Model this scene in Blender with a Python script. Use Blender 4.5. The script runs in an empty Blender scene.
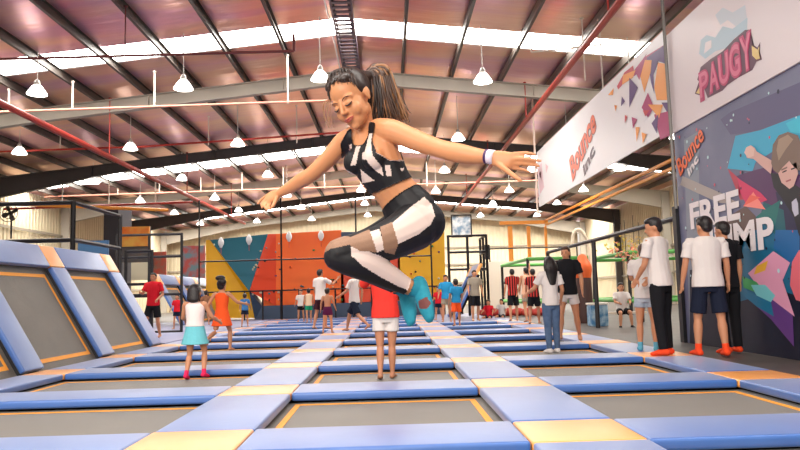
import bpy, bmesh, math, random
from mathutils import Vector, Matrix, Euler
random.seed(7)
C = bpy.context.scene.collection
PI = math.pi
V = Vector

# ------------------------------------------------------------------ camera
F_PX = 700.0
CAM = V((0.0, 0.0, 0.86))
_d = V(((389-400)/F_PX, -(295-225)/F_PX, -1.0))
_r = V((1.0, 0.026, 0.0)); _r.z = (_d.x*_r.x+_d.y*_r.y)
_dn = _d.normalized(); _rn = _r.normalized(); _un = _rn.cross(_dn)
# rows: world axes expressed in camera coordinates
CAMROT = Matrix((_rn, _dn, _un))          # world = CAMROT @ cam
cam_d = bpy.data.cameras.new('camera'); cam = bpy.data.objects.new('camera', cam_d); C.objects.link(cam)
cam_d.sensor_width = 36.0; cam_d.lens = 36.0*F_PX/800.0
cam_d.clip_start = 0.05; cam_d.clip_end = 300
cam.matrix_world = Matrix.Translation(CAM) @ CAMROT.to_4x4()
bpy.context.scene.camera = cam
def ray(px, py):
    return CAMROT @ V(((px-400)/F_PX, (225-py)/F_PX, -1.0))
def W(px, py, Y):
    r = ray(px, py); return CAM + r*((Y-CAM.y)/r.y)
def G(px, py, z=0.0):
    r = ray(px, py); return CAM + r*((z-CAM.z)/r.z)
def WX(px, py, X):
    r = ray(px, py); return CAM + r*((X-CAM.x)/r.x)

# ------------------------------------------------------------------ materials
def lin(c):
    f = lambda u: u/12.92 if u <= .04045 else ((u+.055)/1.055)**2.4
    return tuple(f(x/255.0) for x in c)+(1.0,)
MATS = {}
def mat(name, col, rough=.5, metal=0.0, spec=.5, emit=None, es=0.0, noise=None, bump=0.0, bscale=20.0, coat=0.0, sss=0.0, stretch=None, alpha=1.0, sheen=0.0):
    """procedural principled material; noise=(second colour, scale, contrast)"""
    if name in MATS: return MATS[name]
    m = bpy.data.materials.new(name); m.use_nodes = True
    nt = m.node_tree; b = nt.nodes['Principled BSDF']
    b.inputs['Base Color'].default_value = lin(col)
    b.inputs['Roughness'].default_value = rough
    b.inputs['Metallic'].default_value = metal
    b.inputs['Specular IOR Level'].default_value = spec
    b.inputs['Alpha'].default_value = alpha
    if coat: b.inputs['Coat Weight'].default_value = coat; b.inputs['Coat Roughness'].default_value = .32
    if sheen: b.inputs['Sheen Weight'].default_value = sheen; b.inputs['Sheen Roughness'].default_value = .4
    if sss:
        b.inputs['Subsurface Weight'].default_value = sss
        b.inputs['Subsurface Radius'].default_value = (.02, .008, .004)
    if emit:
        b.inputs['Emission Color'].default_value = lin(emit); b.inputs['Emission Strength'].default_value = es
    tc = None
    def coords():
        t = nt.nodes.new('ShaderNodeTexCoord')
        if stretch:
            mp = nt.nodes.new('ShaderNodeMapping'); mp.inputs['Scale'].default_value = stretch
            nt.links.new(t.outputs['Object'], mp.inputs['Vector']); return mp.outputs['Vector']
        return t.outputs['Object']
    if noise:
        c2, sc, con = noise
        n = nt.nodes.new('ShaderNodeTexNoise'); n.inputs['Scale'].default_value = sc; n.inputs['Detail'].default_value = 4
        nt.links.new(coords(), n.inputs['Vector'])
        r = nt.nodes.new('ShaderNodeValToRGB')
        r.color_ramp.elements[0].position = .5-con; r.color_ramp.elements[1].position = .5+con
        r.color_ramp.elements[0].color = lin(col); r.color_ramp.elements[1].color = lin(c2)
        nt.links.new(n.outputs['Fac'], r.inputs['Fac']); nt.links.new(r.outputs['Color'], b.inputs['Base Color'])
    if bump:
        n = nt.nodes.new('ShaderNodeTexNoise'); n.inputs['Scale'].default_value = bscale; n.inputs['Detail'].default_value = 3
        nt.links.new(coords(), n.inputs['Vector'])
        bp = nt.nodes.new('ShaderNodeBump'); bp.inputs['Strength'].default_value = bump; bp.inputs['Distance'].default_value = .02
        nt.links.new(n.outputs['Fac'], bp.inputs['Height']); nt.links.new(bp.outputs['Normal'], b.inputs['Normal'])
    MATS[name] = m
    return m

# ------------------------------------------------------------------ mesh helpers
def bx(bm, lo, hi, M=None):
    vs = []
    for x in (lo[0], hi[0]):
        for y in (lo[1], hi[1]):
            for z in (lo[2], hi[2]):
                p = V((x, y, z)); vs.append(bm.verts.new(M @ p if M else p))
    fs = [(0,1,3,2),(4,6,7,5),(0,4,5,1),(2,3,7,6),(0,2,6,4),(1,5,7,3)]
    return [bm.faces.new([vs[i] for i in f]) for f in fs]
def frame_of(t, ref=None):
    t = t.normalized()
    if ref is None: ref = V((0,0,1)) if abs(t.z) < .9 else V((0,1,0))
    s = ref - t*ref.dot(t)
    if s.length < 1e-5: s = t.orthogonal()
    s.normalize(); return s, t.cross(s)
def loft(bm, pts, rad, side=None, seg=12, sub=3, round_caps=True):
    """smooth tapering limb through pts; rad = r or (r along side, r across)"""
    pts = [V(p) for p in pts]
    rad = [(r, r) if not isinstance(r, (tuple, list)) else tuple(r) for r in rad]
    P, R = [], []
    n = len(pts)
    for i in range(n-1):
        p0 = pts[max(i-1,0)]; p1 = pts[i]; p2 = pts[i+1]; p3 = pts[min(i+2,n-1)]
        q0 = rad[max(i-1,0)]; q1 = rad[i]; q2 = rad[i+1]; q3 = rad[min(i+2,n-1)]
        for k in range(sub):
            t = k/sub
            def cr(a,b,c,d): return .5*((2*b)+(c-a)*t+(2*a-5*b+4*c-d)*t*t+(3*b-a-3*c+d)*t**3)
            P.append(cr(p0,p1,p2,p3)); R.append((max(cr(q0[0],q1[0],q2[0],q3[0]),.0005), max(cr(q0[1],q1[1],q2[1],q3[1]),.0005)))
    P.append(pts[-1]); R.append(rad[-1])
    rings = []
    m = len(P)
    for i in range(m):
        t = (P[min(i+1,m-1)]-P[max(i-1,0)])
        if t.length < 1e-7: t = V((0,0,1))
        t.normalize()
        s, b = frame_of(t, side)
        rings.append((P[i], s, b, R[i], t))
    full = []
    if round_caps:
        p,s,b,r,t = rings[0]
        for a in (80, 55, 28):
            q = math.radians(a); full.append((p-t*math.sin(q)*min(r), s, b, (r[0]*math.cos(q), r[1]*math.cos(q)), t))
    full += rings
    if round_caps:
        p,s,b,r,t = rings[-1]
        for a in (28, 55, 80):
            q = math.radians(a); full.append((p+t*math.sin(q)*min(r), s, b, (r[0]*math.cos(q), r[1]*math.cos(q)), t))
    loops = []
    for p,s,b,r,t in full:
        loops.append([bm.verts.new(p + s*(math.cos(2*PI*k/seg)*r[0]) + b*(math.sin(2*PI*k/seg)*r[1])) for k in range(seg)])
    for i in range(len(loops)-1):
        a, c = loops[i], loops[i+1]
        for k in range(seg):
            bm.faces.new((a[k], a[(k+1)%seg], c[(k+1)%seg], c[k]))
    bm.faces.new(list(reversed(loops[0]))); bm.faces.new(loops[-1])
def tube(bm, a, b, r, seg=8):
    loft(bm, [a, b], [r, r], seg=seg, sub=1, round_caps=False)
def ell(bm, c, r, R=None, u=14, v=10):
    """ellipsoid: centre, three radii, optional 3x3 rotation"""
    M = Matrix.Translation(V(c)) @ (R.to_4x4() if R else Matrix.Identity(4)) @ Matrix.Diagonal((r[0], r[1], r[2], 1))
    bmesh.ops.create_uvsphere(bm, u_segments=u, v_segments=v, radius=1, matrix=M)
def obj(name, bm, m, parent=None, smooth=False, loc=None):
    me = bpy.data.meshes.new(name)
    if isinstance(bm, bmesh.types.BMesh):
        bmesh.ops.recalc_face_normals(bm, faces=bm.faces)
        bm.to_mesh(me); bm.free()
    else: me = bm
    if smooth: me.polygons.foreach_set('use_smooth', [True]*len(me.polygons))
    if m is not None and not len(me.materials):
        for mm in (m if isinstance(m, (list, tuple)) else [m]): me.materials.append(mm)
    o = bpy.data.objects.new(name, me); C.objects.link(o)
    if parent: o.parent = parent
    if loc: o.location = loc
    return o
def copyobj(o, parent=None):
    c = o.copy(); C.objects.link(c); c.parent = parent; return c
def copy_tree(o, parent=None):
    c = copyobj(o, parent)
    for ch in list(o.children): copy_tree(ch, c)
    return c
def tag(o, label, cat, group=None, kind=None):
    o['label'] = label; o['category'] = cat
    if group: o['group'] = group
    if kind: o['kind'] = kind
    return o
def empty(name, loc, rz=0, label=None, cat=None, group=None):
    o = bpy.data.objects.new(name, None); C.objects.link(o); o.location = loc; o.rotation_euler = (0,0,rz)
    o.empty_display_size = .1
    if label: tag(o, label, cat, group)
    return o
def struct(name, bm, m, smooth=False):
    o = obj(name, bm, m, smooth=smooth); o['kind'] = 'structure'; return o
def remesh(bm, voxel, smooth=4, fac=.5):
    """fuse overlapping closed shapes into one continuous skin, return mesh"""
    me = bpy.data.meshes.new('tmp'); bmesh.ops.recalc_face_normals(bm, faces=bm.faces); bm.to_mesh(me); bm.free()
    o = bpy.data.objects.new('tmp', me); C.objects.link(o)
    md = o.modifiers.new('r', 'REMESH'); md.mode = 'VOXEL'; md.voxel_size = voxel; md.use_smooth_shade = True
    if smooth:
        sm = o.modifiers.new('s', 'SMOOTH'); sm.factor = fac; sm.iterations = smooth
    dg = bpy.context.evaluated_depsgraph_get(); dg.update()
    out = bpy.data.meshes.new_from_object(o.evaluated_get(dg))
    bpy.data.objects.remove(o); bpy.data.meshes.remove(me)
    out.materials.clear()
    return out
ORD = ['first','second','third','fourth','fifth','sixth','seventh','eighth','ninth','tenth','eleventh','twelfth','thirteenth']
# ------------------------------------------------------------------ generic people
SK = mat('skin', (198,138,102), .55, sss=.05)
SKD = mat('skin_tan', (186,128,96), .55, sss=.05)
HAIR = mat('black_hair', (26,20,20), .45, bump=.3, bscale=60)
HAIRB = mat('brown_hair', (66,42,30), .45, bump=.3, bscale=60)
def cloth(name, col): return mat('cloth_'+name, col, .85, spec=.2, bump=.6, bscale=7)
WHITE_T = cloth('white', (220,212,207)); BLACK_T = cloth('black', (24,24,28)); NAVY_T = cloth('navy', (26,32,50))
def figure(loc, rz, H, label, hs=1.0, lean=0, legs=((5,8,3),(-5,8,3)), arms=((0,8,15,0),(0,8,15,0)), skin=None,
           top=None, bottom=None, shoes=None, hair=('short', None), group=None, head=(0,0), wide=1.0, extra=None, voxel=.011, face=False, seat=None, lift=0.0):
    """legs: (forward, knee, out) right,left ; arms: (forward, out, elbow, inward) right,left ; local forward = +Y"""
    skin = skin or SK
    rad = math.radians
    Lr = Matrix.Rotation(-rad(lean), 3, 'X')
    hipc = V((0,0,.53*H))
    def up(x, y, z): return hipc + Lr @ V((x*H*wide, y*H, (z-.53)*H))
    J = {}
    bm = bmesh.new()
    X1 = V((1,0,0))
    hk = 1 - (hs-1)*.0
    hz = .865 - (hs-1)*.13
    # torso
    tz = lambda z: .53 + (z-.53)*(hz+.015-.53)/(.85-.53)
    loft(bm, [up(0,0,.49), up(0,-.004,.535), up(0,0,tz(.62)), up(0,.004,tz(.72)), up(0,-.004,tz(.80)), up(0,-.006,tz(.84))],
         [(.07*H*wide,.055*H),(.088*H*wide,.066*H),(.073*H*wide,.054*H),(.086*H*wide,.062*H),(.082*H*wide,.048*H),(.035*H,.035*H)], side=X1)
    # neck and head
    hr = hs
    Hr = Matrix.Rotation(rad(head[0]), 3, 'Z') @ Matrix.Rotation(-rad(head[1]+lean), 3, 'X')
    nk = up(0,-.006,hz-.02)
    hc = nk + Hr @ V((0,.010*H,.0)) + V((0,0,(1-hz+.02)*H - .066*H*hr))
    hc = nk + Lr @ V((0,.008*H,(1.0-(hz-.02))*H-.068*H*hr))
    loft(bm, [nk, hc - Hr @ V((0,.005*H,.02*H))], [.033*H,.031*H])
    hd = lambda x,y,z: hc + Hr @ V((x*H*hr, y*H*hr, z*H*hr))
    ell(bm, hd(0,-.004,.008), (.045*H*hr,.056*H*hr,.060*H*hr), Hr)
    ell(bm, hd(0,.018,-.028), (.034*H*hr,.036*H*hr,.040*H*hr), Hr)
    ell(bm, hd(0,.055,-.010), (.008*H*hr,.012*H*hr,.014*H*hr), Hr)
    for s in (-1,1): ell(bm, hd(.046*s,-.004,-.006), (.007*H*hr,.012*H*hr,.018*H*hr), Hr)
    # arms
    info = {'arm':[], 'leg':[]}
    for s, a in ((1, arms[0]), (-1, arms[1])):
        sh = up(.108*s, -.004, tz(.80))
        fwd, out, el, inn = [rad(q) for q in a]
        def dirv(f, o, i=0): return V((s*math.sin(o)-s*math.sin(i)*math.cos(o), math.sin(f)*math.cos(o)*math.cos(i), -math.cos(f)*math.cos(o)*math.cos(i))).normalized()
        d1 = dirv(fwd, out); e = sh + d1*.165*H
        d2 = dirv(fwd+el, out*.6, inn); w = e + d2*.14*H
        loft(bm, [up(.075*s,-.002,tz(.795)), sh, sh+d1*.07*H, e, e+d2*.05*H, w], [.030*H,.0295*H,.026*H,.022*H,.0225*H,.0145*H])
        sd = d2.cross(X1*s); sd = sd.normalized() if sd.length > .1 else V((0,1,0))
        pl = sd.cross(d2).normalized()
        hnd = w + d2*.045*H
        loft(bm, [w, w+d2*.025*H, hnd], [(.0145*H,.012*H),(.022*H,.012*H),(.021*H,.010*H)], side=sd)
        for k,(o_,l_) in enumerate(((-.016,.036),(-.0055,.043),(.0055,.040),(.016,.030))):
            b0 = hnd + sd*o_*H
            loft(bm, [b0, b0+d2*l_*.55*H, b0+(d2*.9+pl*.25*-s).normalized()*l_*H], [.0065*H,.006*H,.0045*H], seg=6, sub=1)
        th = w + d2*.012*H - sd*.018*H
        loft(bm, [th, th+(d2*.7-sd*.7)*.025*H, th+(d2*.85-sd*.5)*.045*H], [.008*H,.007*H,.005*H], seg=6, sub=1)
        info['arm'].append((sh, d1, e, d2, w, s))
    for s, a in ((1, legs[0]), (-1, legs[1])):
        hp = V((.05*s*H*wide, 0, .51*H))
        f, k, o = [rad(q) for q in a]
        dv = lambda f,o: V((s*math.sin(o), math.sin(f)*math.cos(o), -math.cos(f)*math.cos(o)))
        d1 = dv(f,o); kn = hp + d1*.245*H
        d2 = dv(f-k, o*.5); an = kn + d2*.225*H
        loft(bm, [hp, hp+d1*.10*H, kn, kn+d2*.03*H, kn+d2*.085*H, an], [.052*H,.047*H,.031*H,.029*H,.033*H,.019*H])
        toe = V((s*.15, math.cos(min(f-k,0)*.7), math.sin(min(f-k,0)*.7))).normalized()
        sole = d2*.032*H
        loft(bm, [an+sole-toe*.022*H, an+sole+toe*.035*H, an+sole*1.25+toe*.085*H], [(.021*H,.02*H),(.026*H,.018*H),(.024*H,.011*H)], side=toe.cross(V((0,0,1))))
        loft(bm, [an-d2*.02*H, an+sole], [.020*H,.021*H])
        info['leg'].append((hp, d1, kn, d2, an, s, toe, sole))
    parts = []
    # clothes
    if top:
        tk, tm = top[0], top[1]
        b = bmesh.new(); e_ = .009*H + .003
        zb = {'tee':.485,'crop':.56,'dress':.50,'tank':.49}.get(tk,.485)
        R = lambda a,b_: ((a*H*wide+e_),(b_*H+e_))
        if tk == 'dress':
            fl = top[2] if len(top)>2 else .3
            loft(b, [V((0,0,fl*H)), V((0,0,(fl+.53)/2*H)), up(0,0,.56), up(0,.0,tz(.62)), up(0,.004,tz(.72)), up(0,-.004,tz(.79)), up(0,-.006,tz(.825))],
                 [(.15*H,.13*H),(.125*H,.10*H),R(.085,.06),R(.074,.055),R(.086,.062),R(.085,.05),(.045*H,.042*H)], side=X1, round_caps=False, seg=16)
        else:
            loft(b, [up(0,0,zb), up(0,0,.54), up(0,0,tz(.62)), up(0,.004,tz(.72)), up(0,-.004,tz(.80)), up(0,-.006,tz(.838))],
                 [R(.096,.074),R(.094,.070),R(.084,.062),R(.093,.067),R(.092,.055),(.050*H,.048*H)], side=X1, round_caps=False, seg=16)
        if tk in ('tee',):
            for sh,d1,e,d2,w,s in info['arm']:
                loft(b, [up(.055*s,-.002,tz(.785)), sh-V((0,0,.004*H)), sh+d1*.06*H, sh+d1*.12*H], [.036*H,.039*H,.0375*H,.042*H], round_caps=False)
        me = remesh(b, voxel*.9, 3)
        parts.append(({'tee':'tshirt','dress':'dress','tank':'tank_top','crop':'top'}[tk], me, tm, top))
    if bottom:
        bk, bmt = bottom[0], bottom[1]
        b = bmesh.new(); e_ = .010*H+.002
        loft(b, [V((0,0,.445*H)), V((0,0,.53*H)), up(0,0,.585)], [(.088*H*wide,.062*H),(.098*H*wide,.075*H),(.086*H*wide,.065*H)], side=X1, round_caps=False, seg=16)
        for hp,d1,kn,d2,an,s,toe,sole in info['leg']:
            if bk == 'shorts':
                fr = bottom[2] if len(bottom)>2 else .6
                loft(b, [hp, hp+d1*.245*H*fr*.5, hp+d1*.245*H*fr], [.056*H,.056*H,.060*H], round_caps=False)
            else:
                loft(b, [hp, hp+d1*.12*H, kn, kn+d2*.1*H, an+d2*.01*H], [.056*H,.053*H,.041*H,.038*H,.034*H if bk!='jeans' else .028*H], round_caps=False)
        me = remesh(b, voxel*.9, 3)
        parts.append((bk, me, bmt, bottom))
    if shoes:
        for hp,d1,kn,d2,an,s,toe,sole in info['leg']:
            b = bmesh.new()
            sd = toe.cross(V((0,0,1)))
            loft(b, [an+sole-toe*.022*H, an+sole+toe*.035*H, an+sole*1.2+toe*.088*H], [(.025*H,.024*H),(.030*H,.022*H),(.028*H,.014*H)], side=sd)
            loft(b, [an-d2*(.035 if shoes[0]=='sock' else .005)*H, an+sole], [.024*H,.025*H], round_caps=False)
            parts.append((shoes[0], remesh(b, voxel*.8, 2), shoes[1], None))
    hk_, hm = hair[0], hair[1] or HAIR
    b = bmesh.new()
    ell(b, hd(0,-.014,.020), (.050*H*hr,.055*H*hr,.056*H*hr), Hr)
    ell(b, hd(0,.002,.050), (.042*H*hr,.046*H*hr,.026*H*hr), Hr)
    ell(b, hd(0,-.026,-.010), (.041*H*hr,.036*H*hr,.036*H*hr), Hr)
    if hk_ == 'long':
        loft(b, [hd(0,-.035,.02), hd(0,-.058,-.04), up(0,-.062,tz(.80)), up(0,-.075,tz(.70))], [(.056*H*hr,.04*H),(.070*H*hr,.036*H),(.066*H,.026*H),(.036*H,.014*H)], side=X1)
        for s in (-1,1): loft(b, [hd(.04*s,-.01,.02), hd(.045*s,-.015,-.04), up(.05*s,-.03,tz(.80))], [.016*H,.018*H,.012*H])
    elif hk_ == 'tail':
        loft(b, [hd(0,-.06,.03), hd(0,-.10,.02), hd(0,-.11,-.05), hd(0,-.09,-.10)], [.016*H,.024*H,.020*H,.008*H])
    elif hk_ == 'bob':
        loft(b, [hd(0,-.035,.02), hd(0,-.045,-.05)], [(.052*H*hr,.035*H*hr),(.054*H*hr,.03*H*hr)], side=X1)
    elif hk_ == 'flying':
        ell(b, hd(0,-.035,.085), (.075*H,.045*H,.040*H), Hr)
        ell(b, hd(.03,-.05,.045), (.06*H,.045*H,.05*H), Hr)
        for k in range(0):
            a_ = -1.2+.3*k
            loft(b, [hd(0.03*math.sin(a_),-.03,.05), hd(.065*math.sin(a_),-.05,.085+.02*math.cos(a_*3)), hd(.085*math.sin(a_)+.02,-.08,.10+.02*math.cos(a_*5))], [.024*H,.022*H,.009*H], seg=6)
    parts.append(('hair', remesh(b, voxel*.8, 2), hm, None))
    if face:
        for s in (-1,1):
            b = bmesh.new(); ell(b, hd(.019*s,.0475,.004), (.007*H*hr,.004*H*hr,.0035*H*hr), Hr, 8, 6)
            parts.append(('eye', b, mat('eye_dark',(30,22,20),.3), None))
            b = bmesh.new(); ell(b, hd(.019*s,.048,.016), (.010*H*hr,.004*H*hr,.002*H*hr), Hr, 8, 6)
            parts.append(('eyebrow', b, HAIR, None))
        b = bmesh.new(); ell(b, hd(0,.0525,-.036), (.013*H*hr,.005*H*hr,.004*H*hr), Hr, 8, 6)
        parts.append(('mouth', b, mat('lip',(170,80,75),.4), None))
    body = remesh(bm, voxel, 3)
    zmin = min(v.co.z for v in body.vertices)
    for p in parts:
        if p[0] in ('shoe','sock'): zmin = min(zmin, min(v.co.z for v in p[1].vertices))
    if seat is not None: zmin = .53*H - .06*H - seat
    root = empty('person', (loc[0], loc[1], loc[2]+lift), rz, label, 'person', group)
    T = V((0,0,-zmin))
    o = obj('body', body, skin, root, True, T)
    for nm, me, mm, spec in parts:
        q = obj(nm, me, mm, root, True, T)
        if spec and len(spec) > 3 and spec[3]: pass
    if extra: extra(root, dict(up=up, hd=hd, info=info, T=T, tz=tz, H=H))
    return root

def stripes_mat(name, c1, c2, n):
    if name in MATS: return MATS[name]
    m = mat(name, c1, .85, spec=.2); nt = m.node_tree; b = nt.nodes['Principled BSDF']
    t = nt.nodes.new('ShaderNodeTexCoord'); sx = nt.nodes.new('ShaderNodeSeparateXYZ'); nt.links.new(t.outputs['Object'], sx.inputs[0])
    mu = nt.nodes.new('ShaderNodeMath'); mu.operation = 'MULTIPLY'; mu.inputs[1].default_value = n; nt.links.new(sx.outputs['X'], mu.inputs[0])
    fr = nt.nodes.new('ShaderNodeMath'); fr.operation = 'FRACT'; nt.links.new(mu.outputs[0], fr.inputs[0])
    gt = nt.nodes.new('ShaderNodeMath'); gt.operation = 'GREATER_THAN'; gt.inputs[1].default_value = .5; nt.links.new(fr.outputs[0], gt.inputs[0])
    mx = nt.nodes.new('ShaderNodeMix'); mx.data_type = 'RGBA'; mx.inputs['A'].default_value = lin(c1); mx.inputs['B'].default_value = lin(c2)
    nt.links.new(gt.outputs[0], mx.inputs['Factor']); nt.links.new(mx.outputs['Result'], b.inputs['Base Color'])
    return m
RED_T = cloth('red', (206,30,44)); CORAL_T = cloth('coral', (226,58,48)); ORANGE_T = cloth('orange', (244,92,40)); BLUE_T = cloth('blue', (42,140,190))
TEAL_T = cloth('turquoise', (110,190,200)); GREY_T = cloth('grey', (150,140,125)); LGREY_T = cloth('light_grey', (214,208,204)); PINK_S = cloth('hot_pink', (226,40,90))
DENIM = mat('denim', (62,84,116), .9, spec=.2, noise=((92,112,142), 12, .3)); LDENIM = mat('light_denim', (140,155,176), .9, spec=.2, noise=((190,196,205), 14, .3))
SOCK_O = cloth('orange_sock', (240,74,36)); SOCK_B = cloth('blue_sock', (96,170,196))
STR = stripes_mat('red_black_stripes', (196,60,52), (30,24,28), 14)
def at(px, py, z=0): p = G(px, py, z); return (p.x, p.y, z)
D = math.radians
def build_people():
    # right-hand group beside the mural
    figure(at(665,355), D(38), 1.74, 'tall man in white tshirt and black trousers looking left by the fence', lean=4, legs=((3,4,3),(-3,4,5)), arms=((14,6,28,10),(10,5,30,15)),
           top=('tee',WHITE_T), bottom=('trousers',BLACK_T), shoes=('sock',SOCK_O), head=(35,12), hs=1.08, voxel=.010)
    figure(at(649,351), D(-25), 1.44, 'woman in white top and pale denim shorts standing next to the man in black trousers', legs=((0,3,3),(2,3,4)), arms=((20,4,50,25),(25,8,60,45)),
           top=('tee',WHITE_T), bottom=('shorts',LDENIM,.45), shoes=('sock',SOCK_B), hair=('bob',HAIRB), head=(20,20), voxel=.010)
    figure(at(713,356), D(-4), 1.70, 'man in white tshirt and dark shorts seen from behind in front of the mural', legs=((-3,4,4),(5,6,6)), arms=((4,10,10,0),(2,12,12,0)),
           top=('tee',WHITE_T), bottom=('shorts',NAVY_T,.88), shoes=('sock',SOCK_O), head=(22,8), wide=1.1, hs=1.08, voxel=.010)
    figure(at(731,353), D(10), 1.66, 'person in black clothes half hidden behind the man in dark shorts', legs=((2,3,3),(-4,5,3)), arms=((0,6,10,0),(0,8,10,0)),
           top=('tee',BLACK_T), bottom=('trousers',BLACK_T), shoes=('sock',SOCK_O), head=(20,5), voxel=.010)
    # girl in jeans and the woman in black beside the green frame
    figure(at(553,353,-.1), D(12), 1.46, 'girl with long black hair in white tshirt and blue jeans seen from behind', hs=1.08, wide=.86, legs=((0,2,1),(-2,3,1)), arms=((-5,14,40,0),(20,22,45,0)),
           top=('tee',WHITE_T), bottom=('jeans',DENIM), shoes=('shoe',WHITE_T), hair=('long',HAIR), head=(0,3), voxel=.010)
    figure(at(570,341), D(160), 1.60, 'smiling woman in black tshirt and light grey shorts walking towards the girl in jeans', legs=((24,6,4),(-12,14,6)), arms=((14,12,42,20),(0,14,20,5)),
           top=('tee',BLACK_T), bottom=('shorts',LGREY_T,.5), hair=('tail',HAIRB), head=(-12,8), face=True, voxel=.010)
    # centre
    figure(at(387,379,-.1), D(-6), 1.40, 'girl in coral red top and white shorts behind the jumping woman', hs=1.1, legs=((4,3,-2),(-4,12,-2)), arms=((8,14,12,0),(60,35,80,20)),
           top=('tee',CORAL_T), bottom=('shorts',LGREY_T,.55), hair=('bob',HAIRB), wide=1.12, skin=SKD, voxel=.009)
    # left girls
    figure(at(195,379.5,-.1), D(-5), 1.14, 'small girl in white top and turquoise skirt with hot pink socks, seen from behind', hs=1.34, legs=((20,34,6),(4,26,3)), arms=((22,22,45,0),(25,18,50,0)),
           top=('dress',TEAL_T,.36), bottom=None, shoes=('sock',PINK_S), hair=('bob',HAIR), voxel=.009,
           extra=lambda root, q: white_bodice(root, q))
    figure(at(222,351), D(-14), 1.22, 'girl in orange dress running away with her black hair flying', hs=1.25, legs=((28,30,3),(-20,48,3)), arms=((30,35,50,0),(-10,30,45,0)),
           top=('dress',ORANGE_T,.36), hair=('flying',HAIR), voxel=.009)
    figure(at(153,338), D(172), 1.52, 'man in red polo shirt and black shorts jogging beside the black steel fence', legs=((20,40,4),(-4,10,4)), arms=((25,12,70,20),(-5,14,60,20)),
           top=('tee',RED_T), bottom=('shorts',BLACK_T,.85), skin=SKD, face=True)
    far = [
     ((177,329), 165, 1.05, 'small child in red shirt standing against the far angled trampolines', dict(top=('tee',RED_T), bottom=('shorts',NAVY_T), hs=1.25)),
     ((206,325), 5, 1.18, 'child in brown top between the two girls in dresses', dict(top=('tee',cloth('brown',(140,96,70))), bottom=('shorts',BLACK_T), hs=1.2)),
     ((245,327), 0, 1.02, 'small boy in blue tshirt and navy shorts near the climbing wall', dict(top=('tee',cloth('steel_blue',(60,110,160))), bottom=('shorts',NAVY_T), hs=1.25)),
     ((301,322), 175, 1.12, 'child in white tshirt and black shorts below the orange climbing wall', dict(top=('tee',WHITE_T), bottom=('shorts',BLACK_T), hs=1.22)),
     ((309,323), 20, 1.14, 'child in cream top and green shorts below the orange climbing wall', dict(top=('tank',cloth('cream',(220,190,160))), bottom=('shorts',cloth('green',(30,140,100))), hs=1.22)),
     ((321,329), -35, 1.58, 'man in white tshirt and maroon shorts pointing at the climbing wall', dict(top=('tee',WHITE_T), bottom=('shorts',cloth('maroon',(60,24,34)),.8), arms=((60,20,70,0),(5,10,20,0)))),
     ((328,333), -10, 1.06, 'bare-backed boy in purple shorts', dict(top=None, bottom=('shorts',cloth('purple',(90,30,70)),.5), hs=1.22, legs=((4,4,6),(-6,8,6)))),
     ((355,331), 60, 1.55, 'man in white tshirt and dark shorts mid-stride on the far walkway', dict(top=('tee',WHITE_T), bottom=('shorts',NAVY_T,.9), legs=((34,20,3),(-26,24,3)), arms=((-20,12,30,0),(20,12,40,0)))),
     ((439,320), 150, 1.08, 'child in red tshirt beside the two boys in blue tshirts', dict(top=('tee',RED_T), bottom=('shorts',NAVY_T), hs=1.22)),
     ((447,322), 170, 1.40, 'taller boy in blue tshirt standing left of the boy in orange shorts', dict(top=('tee',BLUE_T), bottom=('shorts',GREY_T), hs=1.1)),
     ((457,326), 10, 1.22, 'boy in blue tshirt and orange shorts', dict(top=('tee',BLUE_T), bottom=('shorts',ORANGE_T,.9), hs=1.2)),
     ((476,321), 190, 1.52, 'man in grey tshirt and black shorts standing by the tall black frame', dict(top=('tee',GREY_T), bottom=('shorts',BLACK_T,.9))),
     ((514,321), 0, 1.50, 'man in red and black striped shirt seen from behind near the white partition', dict(top=('tee',STR), bottom=('shorts',BLACK_T,.9))),
     ((535,324), -20, 1.42, 'person in striped shirt just left of the girl in jeans', dict(top=('tee',STR), bottom=('shorts',BLACK_T,.8), arms=((80,10,60,0),(5,10,20,0)))),
     ((528,322), 20, 1.50, 'person in pale top raising an arm behind the striped shirts', dict(top=('tank',cloth('peach',(225,180,150))), bottom=('shorts',GREY_T), arms=((120,20,40,0),(5,10,20,0)))),
    ]
    for (px,py), rz, H, lab, kw in far:
        kw.setdefault('legs', ((8,6,4),(-7,8,4))); kw.setdefault('arms', ((10,12,25,0),(-8,12,20,0)))
        figure(at(px,py), D(rz), H, lab, skin=SKD if px % 2 else SK, voxel=.014, **kw)
    # seated
    p = at(623,326)
    figure((p[0],p[1],0), D(175), 1.30, 'boy in white tshirt and dark cap sitting on the low white bench', hs=1.15, legs=((82,80,8),(84,84,8)), arms=((30,8,50,20),(30,8,50,20)),
           top=('tee',WHITE_T), bottom=('shorts',BLACK_T,.8), shoes=('shoe',BLACK_T), face=True, seat=.30, voxel=.012)
    for px, py, nm, lab in ((489,318,RED_T,'child in red sitting on the floor right of the black frame'), (502,317,LGREY_T,'child in pale shirt sitting on the floor left of the striped men')):
        p = at(px,py)
        figure((p[0],p[1],0), D(150), 1.15, lab, hs=1.2, legs=((85,60,12),(80,50,12)), arms=((40,10,30,10),(30,20,30,0)), top=('tee',nm), bottom=('shorts',NAVY_T), seat=.0, voxel=.014)
def white_bodice(root, q):
    up, tz, H = q['up'], q['tz'], q['H']
    b = bmesh.new(); X1 = V((1,0,0)); e_ = .013*H+.004
    R = lambda a,b_: (a*H+e_, b_*H+e_)
    loft(b, [up(0,0,.55), up(0,0,tz(.62)), up(0,.004,tz(.72)), up(0,-.004,tz(.79)), up(0,-.006,tz(.825))], [R(.088,.062),R(.076,.057),R(.088,.064),R(.087,.052),(.05*H,.047*H)], side=X1, round_caps=False, seg=16)
    obj('bodice', remesh(b, .009, 2), cloth('pinkish_white',(240,222,218)), root, True, q['T'])
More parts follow.
